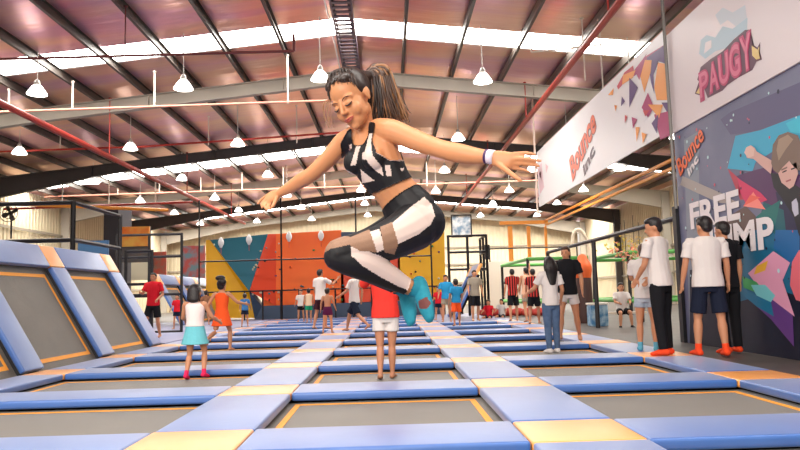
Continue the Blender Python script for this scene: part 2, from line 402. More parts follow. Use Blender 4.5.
# ------------------------------------------------------------------ the jumping woman
def inpoly(x, y, P):
    c = False; j = len(P)-1
    for i in range(len(P)):
        xi, yi = P[i]; xj, yj = P[j]
        if (yi > y) != (yj > y) and x < (xj-xi)*(y-yi)/(yj-yi)+xi: c = not c
        j = i
    return c
CAMINV = CAMROT.transposed()
def proj(p):
    q = CAMINV @ (p-CAM); return 400+F_PX*q.x/-q.z, 225-F_PX*q.y/-q.z
def garment(src, chains, pred, off, name, mats, matf, parent, T):
    """cloth cut from the body surface: faces that pass pred, pushed out along their normals"""
    bm = bmesh.new(); bm.from_mesh(src); bm.normal_update()
    idx = {}
    kill = []
    for f in bm.faces:
        c = f.calc_center_median(); cl, t = classify(c, chains)
        if pred(c, cl, t, f.normal): f.material_index = matf(c, cl, t, f.normal)
        else: kill.append(f)
    for v in bm.verts: v.co += v.normal*off
    bmesh.ops.delete(bm, geom=kill, context='FACES')
    be = [e for e in bm.edges if e.is_boundary]
    r = bmesh.ops.extrude_edge_only(bm, edges=be)
    for g in r['geom']:
        if isinstance(g, bmesh.types.BMVert):
            g.co -= g.normal*off*1.6 if g.normal.length else V((0,0,0))
    me = bpy.data.meshes.new(name); bm.to_mesh(me); bm.free()
    for m in mats: me.materials.append(m)
    me.polygons.foreach_set('use_smooth', [True]*len(me.polygons))
    return obj(name, me, None, parent, False, T)
def classify(c, chains):
    best = None
    for nm, A, B, ra, rb, t0, t1 in chains:
        d = B-A; t = max(0, min(1, (c-A).dot(d)/d.length_squared))
        q = (c-(A+d*t)).length/(ra+(rb-ra)*t)
        if best is None or q < best[0]: best = (q, nm, t0+(t1-t0)*t)
    return best[1], best[2]
def build_jumper():
    SKJ = mat('warm_skin', (208,144,100), .45, sss=.08, spec=.4)
    bm = bmesh.new(); ch = []
    def chain(nm, P, R, side=None, seg=16, add=True):
        loft(bm, P, R, side=side, seg=seg)
        if add:
            n = len(P)-1
            for i in range(n):
                r0 = R[i] if not isinstance(R[i], tuple) else sum(R[i])/2
                r1 = R[i+1] if not isinstance(R[i+1], tuple) else sum(R[i+1])/2
                ch.append((nm, V(P[i]), V(P[i+1]), r0, r1, i/n, (i+1)/n))
    L = (W(388,130,2.93)-W(345,140,3.10)).normalized()      # her left
    chain('torso', [W(365,132,3.03), W(369,142,3.02), W(375,157,3.01), W(388,181,3.01), W(399,196,3.02), W(410,213,3.02), W(416,230,3.01)],
          [(.05,.045),(.105,.062),(.122,.092),(.106,.078),(.105,.080),(.128,.094),(.105,.085)], side=L)
    ax = (W(388,181,3.01)-W(369,142,3.02)).normalized()
    Fw = ax.cross(L).normalized()
    if Fw.y > 0: Fw = -Fw
    for s in (-1,1):
        ell(bm, W(373,159,3.01)+Fw*.048+L*s*.055, (.054,.054,.054))
        ell(bm, W(378,137,3.03)+L*s*.075-Fw*.03, (.045,.05,.05))
    # buttocks
    for s,(x,y) in ((1,(416,224)),(-1,(413,222))): ell(bm, W(x,y,3.02)+L*s*.055, (.082,.09,.09))
    # legs
    legN = [W(414,227,2.95), W(396,237,2.90), W(372,246,2.85), W(340,253,2.80)]
    chain('thighN', legN, [.100,.086,.070,.058])
    shN = [W(338,257,2.80), W(352,261,2.81), W(368,266,2.84), W(389,277,2.88), W(404,285,2.91), W(413,289,2.92)]
    chain('shankN', shN, [.054,.060,.062,.048,.035,.031])
    chain('thighF', [W(408,224,3.12), W(392,233,3.10), W(370,243,3.07), W(345,250,3.04)], [.098,.080,.066,.054])
    chain('shankF', [W(343,253,3.04), W(366,266,3.05), W(388,279,3.08), W(401,288,3.10)], [.052,.060,.048,.032])
    footN = [W(419,284,2.95), W(423,297,2.92), W(427,309,2.89), W(430,318,2.87)]
    chain('footN', footN, [(.034,.030),(.036,.030),(.038,.024),(.026,.014)], side=V((.35,-.9,.2)))
    chain('footF', [W(406,291,3.14), W(408,303,3.11), W(410,314,3.08), W(411,322,3.06)], [(.034,.030),(.036,.030),(.038,.024),(.026,.014)], side=V((.35,-.9,.2)))
    chain('ankN', [W(412,288,2.92), W(419,287,2.94)], [.031,.033]); chain('ankF', [W(401,288,3.10), W(406,292,3.13)], [.031,.033])
    # arms
    chain('armL', [W(379,130,2.98), W(391,131,2.93), W(403,135,2.90), W(420,142,2.86), W(441,149,2.80), W(458,153,2.75), W(475,156,2.71), W(490,157,2.67)],
          [.052,.052,.047,.044,.038,.040,.034,.0255])
    chain('armR', [W(353,137,3.06), W(344,142,3.10), W(336,150,3.12), W(326,161,3.15), W(312,174,3.19), W(302,180,3.24), W(291,187,3.29), W(280,193,3.34)],
          [.048,.047,.042,.040,.035,.036,.030,.021])
    # left hand, open towards the right of the picture
    yh = 2.66
    chain('handL', [W(490,157,2.67), W(499,159,2.655), W(510,161,2.64)], [(.026,.020),(.034,.017),(.036,.014)], side=V((0,0,1)))
    def finger(P, R): chain('hand', P, R, seg=10)
    finger([W(508,155,2.64), W(518,153.5,2.63), W(527,153,2.62), W(535,154.5,2.61)], [.0095,.009,.008,.006])
    finger([W(510,159,2.64), W(521,158.5,2.62), W(531,159.5,2.61), W(541,161,2.60)], [.010,.009,.008,.006])
    finger([W(510,163,2.645), W(520,163.5,2.63), W(530,164.5,2.62), W(539,166,2.61)], [.0095,.009,.008,.006])
    finger([W(508,167,2.65), W(516,168.5,2.645), W(524,170,2.64), W(530,172,2.635)], [.009,.008,.007,.0055])
    finger([W(497,163,2.65), W(506,170,2.62), W(514,176,2.60), W(521,181,2.59)], [.013,.0115,.010,.007])
    # right hand
    chain('handR', [W(280,193,3.34), W(275,195.5,3.36), W(269,198,3.38)], [(.021,.017),(.032,.015),(.034,.013)], side=V((.3,.2,1)))
    finger([W(270,194,3.38), W(265,197,3.40), W(261,200,3.41), W(258,204,3.41)], [.0095,.009,.008,.006])
    finger([W(269,197,3.38), W(264,201,3.38), W(262,204,3.37), W(262,208,3.36)], [.0095,.009,.008,.006])
    finger([W(270,200,3.38), W(266,204,3.37), W(265,207,3.35), W(267,210,3.34)], [.009,.0085,.008,.006])
    finger([W(272,201,3.38), W(270,205,3.36), W(269,208,3.34), W(271,210,3.33)], [.0085,.008,.007,.0055])
    finger([W(277,197,3.34), W(275,202,3.31), W(273,206,3.29), W(271,208,3.28)], [.012,.0105,.009,.0065])
    # neck + head
    hc = W(351.5,97,2.97)
    yaw, pit, rol = math.radians(31), math.radians(28), math.radians(16)
    f = V((-math.sin(yaw)*math.cos(pit), -math.cos(yaw)*math.cos(pit), -math.sin(pit)))
    s0 = V((math.cos(yaw), -math.sin(yaw), 0)); u0 = s0.cross(f)
    if u0.z < 0: u0 = -u0
    sv = s0*math.cos(rol)+u0*math.sin(rol); uv = u0*math.cos(rol)-s0*math.sin(rol)
    HR = Matrix((sv, f, uv)).transposed()
    HR = HR*1.09; hc = hc + V((.0,0,-.010))
    h = lambda x,y,z: hc + HR @ V((x,y,z))
    chain('neck', [W(368,138,3.04), W(364,126,3.03), h(0,-.025,-.055)], [.052,.044,.045])
    ch.append(('head', h(0,0,-.07), h(0,0,.05), .07, .08, 0, 1))
    ell(bm, h(0,-.015,.032), (.073,.092,.083), HR, 24, 16)
    ell(bm, h(0,.024,-.028), (.061,.062,.078), HR, 24, 16)
    ell(bm, h(0,.045,-.075), (.040,.038,.034), HR)
    ell(bm, h(0,.064,-.097), (.021,.018,.016), HR)
    for s in (-1,1):
        ell(bm, h(.034*s,.056,-.038), (.026,.024,.030), HR)
        ell(bm, h(.028*s,.058,.014), (.026,.018,.014), HR)       # brow
        ell(bm, h(.030*s,.0735,-.008), (.0155,.012,.0105), HR)    # lowered lid over the eye
        ell(bm, h(.036*s,.018,-.055), (.024,.042,.030), HR)       # jaw
        ell(bm, h(.009*s,.093,-.037), (.0075,.009,.0065), HR)
        ell(bm, h(.073*s,-.006,-.008), (.007,.016,.029), HR)     # ear
        ell(bm, h(.078*s,-.014,.000), (.006,.010,.018), HR)
    loft(bm, [h(0,.078,.012), h(0,.090,-.012), h(0,.102,-.033)], [.007,.0085,.0105])
    ell(bm, h(0,.086,-.064), (.019,.010,.012), HR)
    root = empty('person', tuple(W(412,215,3.0)), 0, 'woman jumping mid-air with arms spread, in black and white sports bra, leggings and teal socks', 'person')
    T = -V(root.location)
    body = remesh(bm, .0042, 8)
    o = obj('body', body, SKJ, root, True, T)
    BK = mat('black_spandex', (20,20,24), .55, spec=.35); WH = mat('white_spandex', (218,198,188), .6); BG = mat('mesh_panel', (150,116,92), .6, noise=((136,102,80), 300, .2))
    c3 = lambda P: [(310+x/3, 180+y/3) for x,y in P]
    c45 = lambda P: [(310+x/4.5, 110+y/4.5) for x,y in P]
    whites = [c3([(178,158),(208,149),(224,208),(200,216)]), c3([(246,132),(315,72),(342,52),(364,74),(374,108),(360,134),(325,162),(262,192)]),
              c3([(122,186),(140,203),(170,213),(205,224),(245,246),(285,272),(318,298),(304,334),(265,318),(215,292),(158,258),(122,226)])]
    beige = [c3([(28,232),(34,205),(60,180),(100,170),(120,172),(116,196),(62,208),(38,224)]), c3([(112,178),(178,150),(200,216),(150,214),(118,196)]), c3([(210,143),(246,128),(264,190),(252,222),(222,216)])]
    def legm(c, cl, t, n):
        if n.dot(c-CAM) > 0.4 or cl not in ('thighN','shankN','torso'): return 0
        x, y = proj(c)
        if cl != 'shankN' or x < 352:
            for P in beige:
                if inpoly(x,y,P): return 2
        for P in whites:
            if inpoly(x,y,P): return 1
        return 0
    wA, wB = W(377,205,2.9), W(421,188,3.05)
    axn = (wB-wA).cross(V((.25,1,0))).normalized()
    if axn.z > 0: axn = -axn
    def legp(c, cl, t, n):
        if cl in ('thighN','thighF'): return True
        if cl in ('shankN','shankF'): return t < .86
        if cl == 'torso': return (c-wA).dot(axn) > 0
        return False
    garment(body, ch, legp, .0035, 'leggings', [BK, WH, BG], legm, root, T)
    bra_out = c45([(185,85),(168,98),(140,150),(140,230),(165,290),(215,350),(270,378),(460,298),(437,226),(360,226),(298,192),(280,135),(296,60),(270,55),(262,120),(245,152),(222,162),(200,158),(190,130)])
    bw = [c45([(212,163),(230,163),(206,247),(183,249)]), c45([(178,156),(190,150),(192,172),(176,180)]), c45([(230,266),(292,316),(238,328)]), c45([(155,260),(208,290),(182,310)]),
          c45([(268,110),(284,105),(276,150),(282,205),(322,255),(332,297),(300,275),(262,235),(248,195)]), c45([(338,248),(361,248),(367,298),(344,296)]),
          c45([(404,262),(420,262),(418,272),(410,277),(404,270)]), c45([(238,195),(262,185),(272,222),(240,222)])]
    pipe = c45([(280,135),(296,60),(302,60),(288,135),(304,188),(362,222),(437,224),(437,231),(360,230),(298,196)])
    ub = (W(388,184,3.0)-W(371,140,3.02)).normalized()
    bl = W(391,185,3.0)
    def brap(c, cl, t, n):
        if cl not in ('torso','neck','armL','armR'): return False
        x, y = proj(c)
        if n.dot(c-CAM) < 0: return inpoly(x, y, bra_out) and (cl in ('torso','neck') or (cl == 'armR' and x > 340) or (cl == 'armL' and x < 378))
        d = (c-bl).dot(ub)
        return cl == 'torso' and -.12 < d < 0.0
    def bram(c, cl, t, n):
        if n.dot(c-CAM) > 0: return 0
        x, y = proj(c)
        if inpoly(x,y,pipe): return 1
        for P in bw:
            if inpoly(x,y,P): return 1
        return 0
    garment(body, ch, brap, .004, 'sports_bra', [BK, WH], bram, root, T)
    TL = mat('teal_sock', (20,128,150), .8, noise=((36,146,166), 60, .3)); BR = mat('sock_grip', (110,62,60), .8)
    for nm, pt in (('N', c3([(328,362),(350,352),(362,372),(352,388),(330,384)])), ('F', [])):
        def sp(c, cl, t, n, nm=nm):
            return cl in ('foot'+nm, 'ank'+nm) or (cl == 'shank'+nm and t > .93)
        garment(body, ch, sp, .004, 'sock', [TL, BR], lambda c,cl,t,n,pt=pt: 1 if pt and inpoly(*proj(c),pt) and n.dot(c-CAM)<0 else 0, root, T)
    # face details
    DK = mat('lash', (40,24,20), .5); LP = mat('lips', (178,78,70), .4)
    for s in (-1,1):
        b = bmesh.new(); loft(b, [h(.016*s,.0855,-.008), h(.024*s,.0885,-.0135), h(.034*s,.0865,-.0145), h(.046*s,.077,-.009)], [.0014,.0030,.0036,.0018], seg=8)
        obj('eyelash', b, DK, root, True, T)
        b = bmesh.new(); loft(b, [h(.013*s,.083,.011), h(.027*s,.0835,.0175), h(.040*s,.076,.017), h(.048*s,.066,.011)], [.0018,.0024,.0020,.0008], seg=8)
        obj('eyebrow', b, mat('brow',(74,46,36),.7), root, True, T)
    b = bmesh.new()
    loft(b, [h(-.025,.082,-.060), h(-.008,.0955,-.0600), h(0,.0965,-.0615), h(.008,.0955,-.0600), h(.025,.082,-.060)], [.0012,.0034,.0032,.0034,.0012], seg=8)
    loft(b, [h(-.022,.084,-.063), h(-.008,.0945,-.0685), h(.008,.0945,-.0685), h(.022,.084,-.063)], [.0012,.0034,.0034,.0012], seg=8)
    obj('lips', b, LP, root, True, T)
    # hair: cap pulled back to a high ponytail
    hm = [mat('hair_dark', (44,28,22), .4, spec=.5), mat('hair_mid', (74,48,34), .4, spec=.5), mat('hair_tip', (150,104,64), .4, spec=.5)]
    b = bmesh.new()
    ell(b, h(0,-.030,.044), (.081,.092,.084), HR, 24, 16)
    ell(b, h(0,-.010,.082), (.060,.064,.040), HR, 24, 16)
    for s in (-1,1): ell(b, h(.036*s,.022,.080), (.030,.034,.024), HR)
    for s in (-1,1): ell(b, h(.058*s,-.018,.034), (.024,.046,.046), HR)
    pb = W(367,77,3.09)
    loft(b, [h(0,-.06,.06), pb], [.05,.03])
    hair = obj('hair', remesh(b, .005, 4), hm[0], root, True, T)
    rnd = random.Random(3)
    cuts = [bmesh.new() for _ in hm]
    # combed strands over the cap
    for k in range(70):
        a = rnd.uniform(-1.25,1.25); zz = rnd.uniform(-.02,.0)
        st = V((.078*math.sin(a), .055*math.cos(a)-.0+.01, .094-.055*abs(math.sin(a))**2+zz))
        P = [h(*st)]
        for q in (.33,.66):
            m_ = V((st.x*(1-q*.75), st.y*(1-q)-.05*q, st.z+(.135-st.z)*math.sin(q*1.4)*.62))
            d = (m_-V((0,-.03,.044))); sc = 1.0/math.sqrt((d.x/.083)**2+(d.y/.094)**2+(d.z/.086)**2)
            P.append(h(*(V((0,-.03,.044))+d*sc)))
        P.append(pb+V((rnd.uniform(-.01,.01),0,rnd.uniform(-.01,.015))))
        loft(cuts[rnd.choice((0,0,0,1,0,1))], P, [.001,.0028,.0028,.004], seg=6)
    for i,cb in enumerate(cuts):
        if i < 3: obj('hair_strands', cb, hm[i], hair, True)
    # ponytail: locks fanning out from the tie, honey coloured outside
    locks = [bmesh.new() for _ in hm]
    for k in range(430):
        t = rnd.random(); j = lambda a: rnd.uniform(-a,a)
        dy = j(.05)
        p0 = (367+j(2.5), 77+j(3), 3.09)
        p1 = (369+6*t+j(2), 74-8*t+j(1.5), 3.11+dy*.4)
        p2 = (371+16*t+j(2), 88-19*t+j(2), 3.12+dy)
        p3 = (369+27*t+j(3), 106-15*t+j(3), 3.12+dy)
        e = rnd.uniform(-8,2) + (10 if t < .35 else 0)
        p4 = (362+46*t+j(5), 119+2*t+e, 3.12+dy)
        c = 2 if (t > .72 and rnd.random()<.6) or rnd.random() < .14 else (1 if t > .55 or rnd.random()<.25 else 0)
        loft(locks[c], [W(*p0),W(*p1),W(*p2),W(*p3),W(*p4)], [.006,.0070,.0068,.0048,.0010], seg=6, sub=4)
    wisps = bmesh.new()
    for k in range(8):
        x = rnd.uniform(326,335); loft(wisps, [h(-.062,.02,.04), W(x-3,103,2.95), W(x-2,117,2.93), W(x+rnd.uniform(-3,3),128,2.92)], [.0012,.0012,.001,.0006], seg=5)
    pt = obj('ponytail', locks[0], hm[0], root, True, T); obj('ponytail_middle_layer', locks[1], hm[1], pt, True); obj('ponytail_outer_layer', locks[2], hm[2], pt, True)
    obj('loose_strands', wisps, hm[2], hair, True)['kind'] = 'stuff'
    b = bmesh.new(); ell(b, pb, (.02,.02,.02)); obj('hair_tie', b, BK, root, True, T)
    # wristband
    b = bmesh.new(); a0, a1 = W(487.5,156.6,2.675), W(494,157.2,2.66)
    loft(b, [a0,a1],[.0285,.0285], round_caps=False, seg=20); w = obj('wristband', b, mat('white_band',(232,220,232),.4), root, True, T)
    b = bmesh.new(); loft(b, [a0-(a1-a0)*.25, a0+(a1-a0)*.12],[.0292,.0292], round_caps=False, seg=20); obj('wristband_trim', b, mat('purple_band',(70,40,90),.4), w, True)
    return root
# ------------------------------------------------------------------ trampoline court
PB = mat('blue_vinyl', (32,90,168), .5, spec=.8, coat=.6, sheen=.32, noise=((48,104,180), 3, .3), bump=.12, bscale=7)
PO = mat('orange_vinyl', (252,168,76), .40, spec=.8, coat=.6, noise=((255,172,84), 3, .3), bump=.10, bscale=7)
BED = mat('jump_mat', (96,90,80), .55, spec=.5, sheen=.2, noise=((112,104,92), 2.5, .3), bump=.3, bscale=220)
STRIPE = mat('orange_webbing', (252,166,48), .6)
P = 2.387; PW = .68; Y0 = 4.1
SX = [(-4.60,-4.05), (-1.592,-.912), (.796,1.476), (3.183,3.863)]
CX = [(-4.05,-1.592), (-.912,.796), (1.476,3.183)]
SN = ['far left walkway', 'walkway left of centre', 'walkway right of centre', 'far right walkway']
CN = ['wide left column', 'centre column', 'right column']
PADC = {}
def pad_mesh(sx, sy, sz=.075):
    k = (round(sx,3), round(sy,3), sz)
    if k in PADC: return PADC[k]
    bm = bmesh.new(); bmesh.ops.create_cube(bm, size=1, matrix=Matrix.Translation((0,0,-sz/2)) @ Matrix.Diagonal((sx-.008, sy-.008, sz, 1)))
    bmesh.ops.bevel(bm, geom=[e for e in bm.edges], offset=.022, segments=3, profile=.6, affect='EDGES')
    me = bpy.data.meshes.new('foam_pad'); bmesh.ops.recalc_face_normals(bm, faces=bm.faces); bm.to_mesh(me); bm.free()
    me.polygons.foreach_set('use_smooth', [True]*len(me.polygons))
    PADC[k] = me; return me
def pad(cx, cy, sx, sy, m, label, group, z=0.0, M=None, jit=True):
    me = pad_mesh(sx, sy)
    if m is PO:
        k = ('o', round(sx,3), round(sy,3))
        if k not in PADC: PADC[k] = me.copy(); PADC[k].materials.clear(); PADC[k].materials.append(PO)
        me = PADC[k]
    elif not me.materials: me.materials.append(PB)
    o = bpy.data.objects.new('foam_pad', me); C.objects.link(o)
    if M is not None: o.matrix_world = M
    else: o.location = (cx, cy, z + (random.uniform(-.004,.003) if jit else 0))
    return tag(o, label, 'foam pad', group)
def bed_obj(name, sx, sy):
    bm = bmesh.new(); bx(bm, (-sx/2,-sy/2,-.012), (sx/2,sy/2,0)); return obj(name, bm, BED)
def stripe_obj(sx, sy, ins, w, parent):
    bm = bmesh.new()
    a, b = sx/2-ins, sy/2-ins
    bx(bm, (-a,-b,-.001), (-a+w,b,.004)); bx(bm, (a-w,-b,-.001), (a,b,.004)); bx(bm, (-a+w,-b,-.001), (a-w,-b+w,.004)); bx(bm, (-a+w,b-w,-.001), (a-w,b,.004))
    return obj('border_stripe', bm, STRIPE, parent)
def build_court():
    for n in range(-1, 11):
        ya = Y0 + P*n; yb = ya + PW
        rn = ORD[n+1]
        for i,(xa,xb) in enumerate(SX):
            if i == 0 and n > 3: continue
            if i == 3 and n > 7: continue
            if n >= -1:
                pad((xa+xb)/2, (ya+yb)/2, xb-xa, PW, PO, f'orange foam pad at the {rn} crossing from the front, {SN[i]}', 'orange pads where the walkways cross')
            if n < 10:
                pad((xa+xb)/2, (yb+ya+P)/2, xb-xa, P-PW, PB, f'long blue foam pad after the {rn} crossing, {SN[i]}', 'long blue walkway pads')
        for i,(xa,xb) in enumerate(CX):
            if i == 2 and n > 7: continue
            pad((xa+xb)/2, (ya+yb)/2, xb-xa, PW, PB, f'blue cross pad in the {rn} row, {CN[i]}', 'blue pads between the trampoline beds')
            if n < 10 and not (i == 2 and n > 6):
                t = bed_obj('trampoline_bed', xb-xa+.14, P-PW+.14); t.location = ((xa+xb)/2, (yb+ya+P)/2, -.10)
                tag(t, f'grey trampoline bed behind the {rn} row of cross pads, {CN[i]}', 'trampoline', 'floor trampolines')
                stripe_obj(xb-xa+.14, P-PW+.14, .115, .05, t)
    # left side beyond the angled trampolines: plain row pads
    for n in range(4, 11):
        ya = Y0 + P*n
        pad(-4.33, ya+PW/2, .55, PW, PO, f'orange edge pad at the {ORD[n+1]} crossing from the front, outer left edge', 'orange pads where the walkways cross')
        if n < 10: pad(-4.33, ya+PW+(P-PW)/2, .55, P-PW, PB, f'long blue edge pad after the {ORD[n+1]} crossing, outer left edge', 'long blue walkway pads')
    # angled wall trampolines, leaning outwards along the left side
    angled(-4.62, Y0-P, 5, 1.06, 1.80, -1, 'near left angled wall', 'near')
    angled(-7.2, 24.4, 3, 1.0, 1.80, -1, 'distant left angled wall', 'far')
    angled(2.15, 22.9, 1, .95, 1.80, 1, 'distant right angled wall', 'right')
def angled(xb, y0, cnt, lean, hgt, sgn, where, key):
    """a row of trampolines tilted outwards: local x along +Y world, local y up the slope, local z out of the face"""
    ln = math.sqrt(lean**2+hgt**2)
    up = V((sgn*lean, 0, hgt))/ln
    al = V((0, 1, 0))
    nz = al.cross(up) if sgn > 0 else al.cross(up)
    if nz.x*sgn > 0: nz = -nz; 
    xa = up.cross(nz)
    R = Matrix((xa, up, nz)).transposed()
    sg = 1 if xa.y > 0 else -1
    def M(y, s, d=0): return Matrix.Translation(V((xb, y, .0)) + up*s + nz*d) @ R.to_4x4()
    top = .42
    for k in range(cnt+1):
        yc = y0 + P*k + PW/2
        w = .52
        pad(0,0, w, ln-top, PB, f'blue sloping divider pad, {ORD[k]} from the near end of the {where}', 'sloping divider pads', M=M(yc, (ln-top)/2, .06))
        pad(0,0, w, top, PO, f'orange corner pad on top of the {ORD[k]} divider of the {where}', 'orange top corner pads', M=M(yc, ln-top/2, .06))
        if k < cnt:
            ym = yc + P/2
            pad(0,0, P-w, top, PB, f'blue top pad over the {ORD[k]} bay of the {where}', 'top pads of the angled trampolines', M=M(ym, ln-top/2, .06))
            t = bed_obj('wall_trampoline', P-w+.12, ln-top+.05); t.matrix_world = M(ym, (ln-top)/2+.02, -.07)
            tag(t, f'grey sloping trampoline in the {ORD[k]} bay of the {where}', 'trampoline', 'angled wall trampolines')
            stripe_obj(P-w+.12, ln-top+.05, .12, .06, t)
            bm = bmesh.new(); a, b_ = (P-w+.2)/2, (ln-top+.12)/2
            bx(bm, (-a,-b_,-.06),(a,b_,-.02)); bx(bm, (-a,-b_,-.06),(-a+.06,b_,.05)); bx(bm, (a-.06,-b_,-.06),(a,b_,.05))
            obj('frame', bm, mat('frame_black',(26,26,30),.5), t)

# ------------------------------------------------------------------ hall
XR = -1.0; SLOPE = .105; ZR = 7.86; XL = -17.0; XRW = 15.0; YE = 54.0; YF = -6.0
def roofz(x): return ZR - SLOPE*abs(x-XR)
SKY = [(2.0,3.1), (17.1,18.25), (31.3,33.1), (46.6,50.2)]
def profile_wall(name, p0, p1, h0, h1, m, pitch=.30, depth=.05, z0=-.6, apex=None):
    """ribbed cladding between p0 and p1 (x,y); top height is a function"""
    bm = bmesh.new(); a = V((p0[0],p0[1],0)); b = V((p1[0],p1[1],0)); d = (b-a); L_ = d.length; d.normalize(); nrm = V((-d.y,d.x,0))
    n = int(L_/pitch); vs = []
    for i in range(n):
        for off, dd in ((0,0),(.12,0),(.15,1),(.27,1)):
            s = i*pitch+off
            if s > L_: continue
            p = a + d*s + nrm*depth*dd
            vs.append((bm.verts.new((p.x,p.y,z0)), bm.verts.new((p.x,p.y,apex(p)))))
    for i in range(len(vs)-1): bm.faces.new((vs[i][0], vs[i+1][0], vs[i+1][1], vs[i][1]))
    return struct(name, bm, m)
def build_hall():
    FL = mat('floor_paint', (92,84,78), .5, noise=((70,64,62), 1.2, .25), bump=.1, bscale=3)
    PIT = mat('pit_floor', (30,30,34), .8)
    MATF = mat('far_matting', (120,130,168), .5, noise=((146,146,176), .8, .2))
    bm = bmesh.new()
    bx(bm, (3.87,YF,-.12),(XRW,YE,-.015)); bx(bm, (XL,14.6,-.12),(-4.62,YE,-.015)); bx(bm, (-4.62,28.7,-.12),(3.87,YE,-.015)); bx(bm, (XL,YF,-.12),(-5.4,14.6,-.015))
    struct('floor', bm, FL)
    bm = bmesh.new(); bx(bm, (-5.5,YF,-.75),(3.9,28.75,-.125)); struct('floor_pit', bm, PIT)
    bm = bmesh.new(); bx(bm, (-9.5,14.7,-.014),(-4.65,28.6,.0)); bx(bm, (-7.6,28.75,-.014),(3.4,29.6,.0)); bx(bm, (1.49,21.5,-.125),(3.17,28.6,-.004)); bx(bm, (3.17,23.25,-.125),(3.86,28.6,-.004)); o = obj('floor_matting', bm, MATF); o['kind'] = 'structure'
    # ceiling foil between the purlins
    FOIL = mat('ceiling_foil', (238,192,172), .33, metal=.75, spec=.6, noise=((224,170,188), .20, .06), bump=1.0, bscale=1.5, stretch=(.5,3.2,1))  # tan and mauve noise paints the foil's coloured reflections into its base colour
    b = FOIL.node_tree.nodes['Principled BSDF']
    xs = []
    k = -11
    pl = [-1.17-1.475*k for k in range(0,11)] + [-.75]+[.58+1.475*k for k in range(0,10)]
    pl = sorted(set(round(q,3) for q in pl))
    pl = [q for q in pl if XL < q < XRW]
    edges = [XL]+pl+[XRW]
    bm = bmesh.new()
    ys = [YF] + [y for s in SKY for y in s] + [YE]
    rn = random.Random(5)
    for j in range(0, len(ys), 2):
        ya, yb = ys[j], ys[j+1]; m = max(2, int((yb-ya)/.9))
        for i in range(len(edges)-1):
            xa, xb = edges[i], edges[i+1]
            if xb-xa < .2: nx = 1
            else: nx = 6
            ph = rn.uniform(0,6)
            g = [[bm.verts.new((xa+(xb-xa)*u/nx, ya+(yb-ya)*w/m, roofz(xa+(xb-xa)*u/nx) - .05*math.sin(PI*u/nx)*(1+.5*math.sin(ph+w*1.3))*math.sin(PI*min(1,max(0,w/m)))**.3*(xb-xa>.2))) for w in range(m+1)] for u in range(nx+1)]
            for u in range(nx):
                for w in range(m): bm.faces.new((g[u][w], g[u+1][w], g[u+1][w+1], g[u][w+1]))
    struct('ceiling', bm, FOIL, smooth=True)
    SKM = mat('skylight_sheet', (255,255,255), .5, emit=(255,252,244), es=12)
    for i,(ya,yb) in enumerate(SKY):
        bm = bmesh.new()
        for xa, xb in ((XL,XR),(XR,XRW)):
            z = [roofz(xa)+.03, roofz(xb)+.03]
            for dz in (0,): bm.faces.new([bm.verts.new(q) for q in ((xa,ya,z[0]),(xb,ya,z[1]),(xb,yb,z[1]),(xa,yb,z[0]))])
        struct(f'window_{i+1}', bm, SKM)
    # purlins, rafters, ridge
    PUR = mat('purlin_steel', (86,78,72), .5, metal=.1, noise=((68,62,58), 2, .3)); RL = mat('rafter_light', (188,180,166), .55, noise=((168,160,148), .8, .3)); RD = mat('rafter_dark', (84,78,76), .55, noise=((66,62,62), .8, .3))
    for q in pl:
        bm = bmesh.new(); z = roofz(q)-.02
        bx(bm, (q-.035,YF,z-.22),(q-.025,YE,z)); bx(bm, (q-.035,YF,z-.23),(q+.04,YE,z-.22)); bx(bm, (q-.035,YF,z-.01),(q+.04,YE,z)); bx(bm, (q+.03,YF,z-.22),(q+.04,YE,z-.19))
        struct('roof_purlin', bm, PUR)
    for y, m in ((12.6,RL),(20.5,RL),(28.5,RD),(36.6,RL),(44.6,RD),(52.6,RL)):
        bm = bmesh.new()
        for xa, xb in ((XL,XR),(XR,XRW)):
            n = 14
            for wz in ('web','bot','top'):
                pts = []
                for i in range(n+1):
                    x = xa+(xb-xa)*i/n; top = roofz(x)-.25; far = max(0, abs(x-XR)-10)
                    d = .40 + far*.09
                    pts.append((x, top, top-d))
                for i in range(n):
                    (x0,t0,b0),(x1,t1,b1) = pts[i], pts[i+1]
                    if wz == 'web': q = [(x0,y,t0),(x1,y,t1),(x1,y,b1),(x0,y,b0)]; th = .015
                    elif wz == 'bot': q = None
                    for (za,zb,hw) in (((t0,b0),(t1,b1),.012),) if wz=='web' else ((((b0+.022,b0),(b1+.022,b1),.11),) if wz=='bot' else (((t0,t0-.022),(t1,t1-.022),.11),)):
                        vs = [bm.verts.new(v) for v in ((x0,y-hw,za[0]),(x1,y-hw,zb[0]),(x1,y-hw,zb[1]),(x0,y-hw,za[1]),(x0,y+hw,za[0]),(x1,y+hw,zb[0]),(x1,y+hw,zb[1]),(x0,y+hw,za[1]))]
                        for f in ((0,1,2,3),(7,6,5,4),(0,4,5,1),(3,2,6,7)): bm.faces.new([vs[k] for k in f])
        # web stiffeners
        for x in (-12,-7,-3,.6,4.5,9):
            t = roofz(x)-.25; bx(bm, (x-.01,y-.1,t-.4),(x+.01,y+.1,t))
        # columns
        for x in (XL+.25, XRW-.25): bx(bm, (x-.2,y-.1,-.1),(x+.2,y+.1,roofz(x)-.3))
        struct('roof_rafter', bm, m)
    WALL = mat('wall_cladding', (222,208,178), .6, noise=((206,190,160), .6, .3))
    profile_wall('wall_back', (XL,YE), (XRW,YE), 0,0, WALL, apex=lambda p: roofz(p.x))
    profile_wall('wall_left', (XL,YF), (XL,YE), 0,0, WALL, apex=lambda p: roofz(p.x))
    profile_wall('wall_right', (XRW,YE), (XRW,YF), 0,0, WALL, apex=lambda p: roofz(p.x))
    GR = mat('girt_steel', (150,140,124), .5)
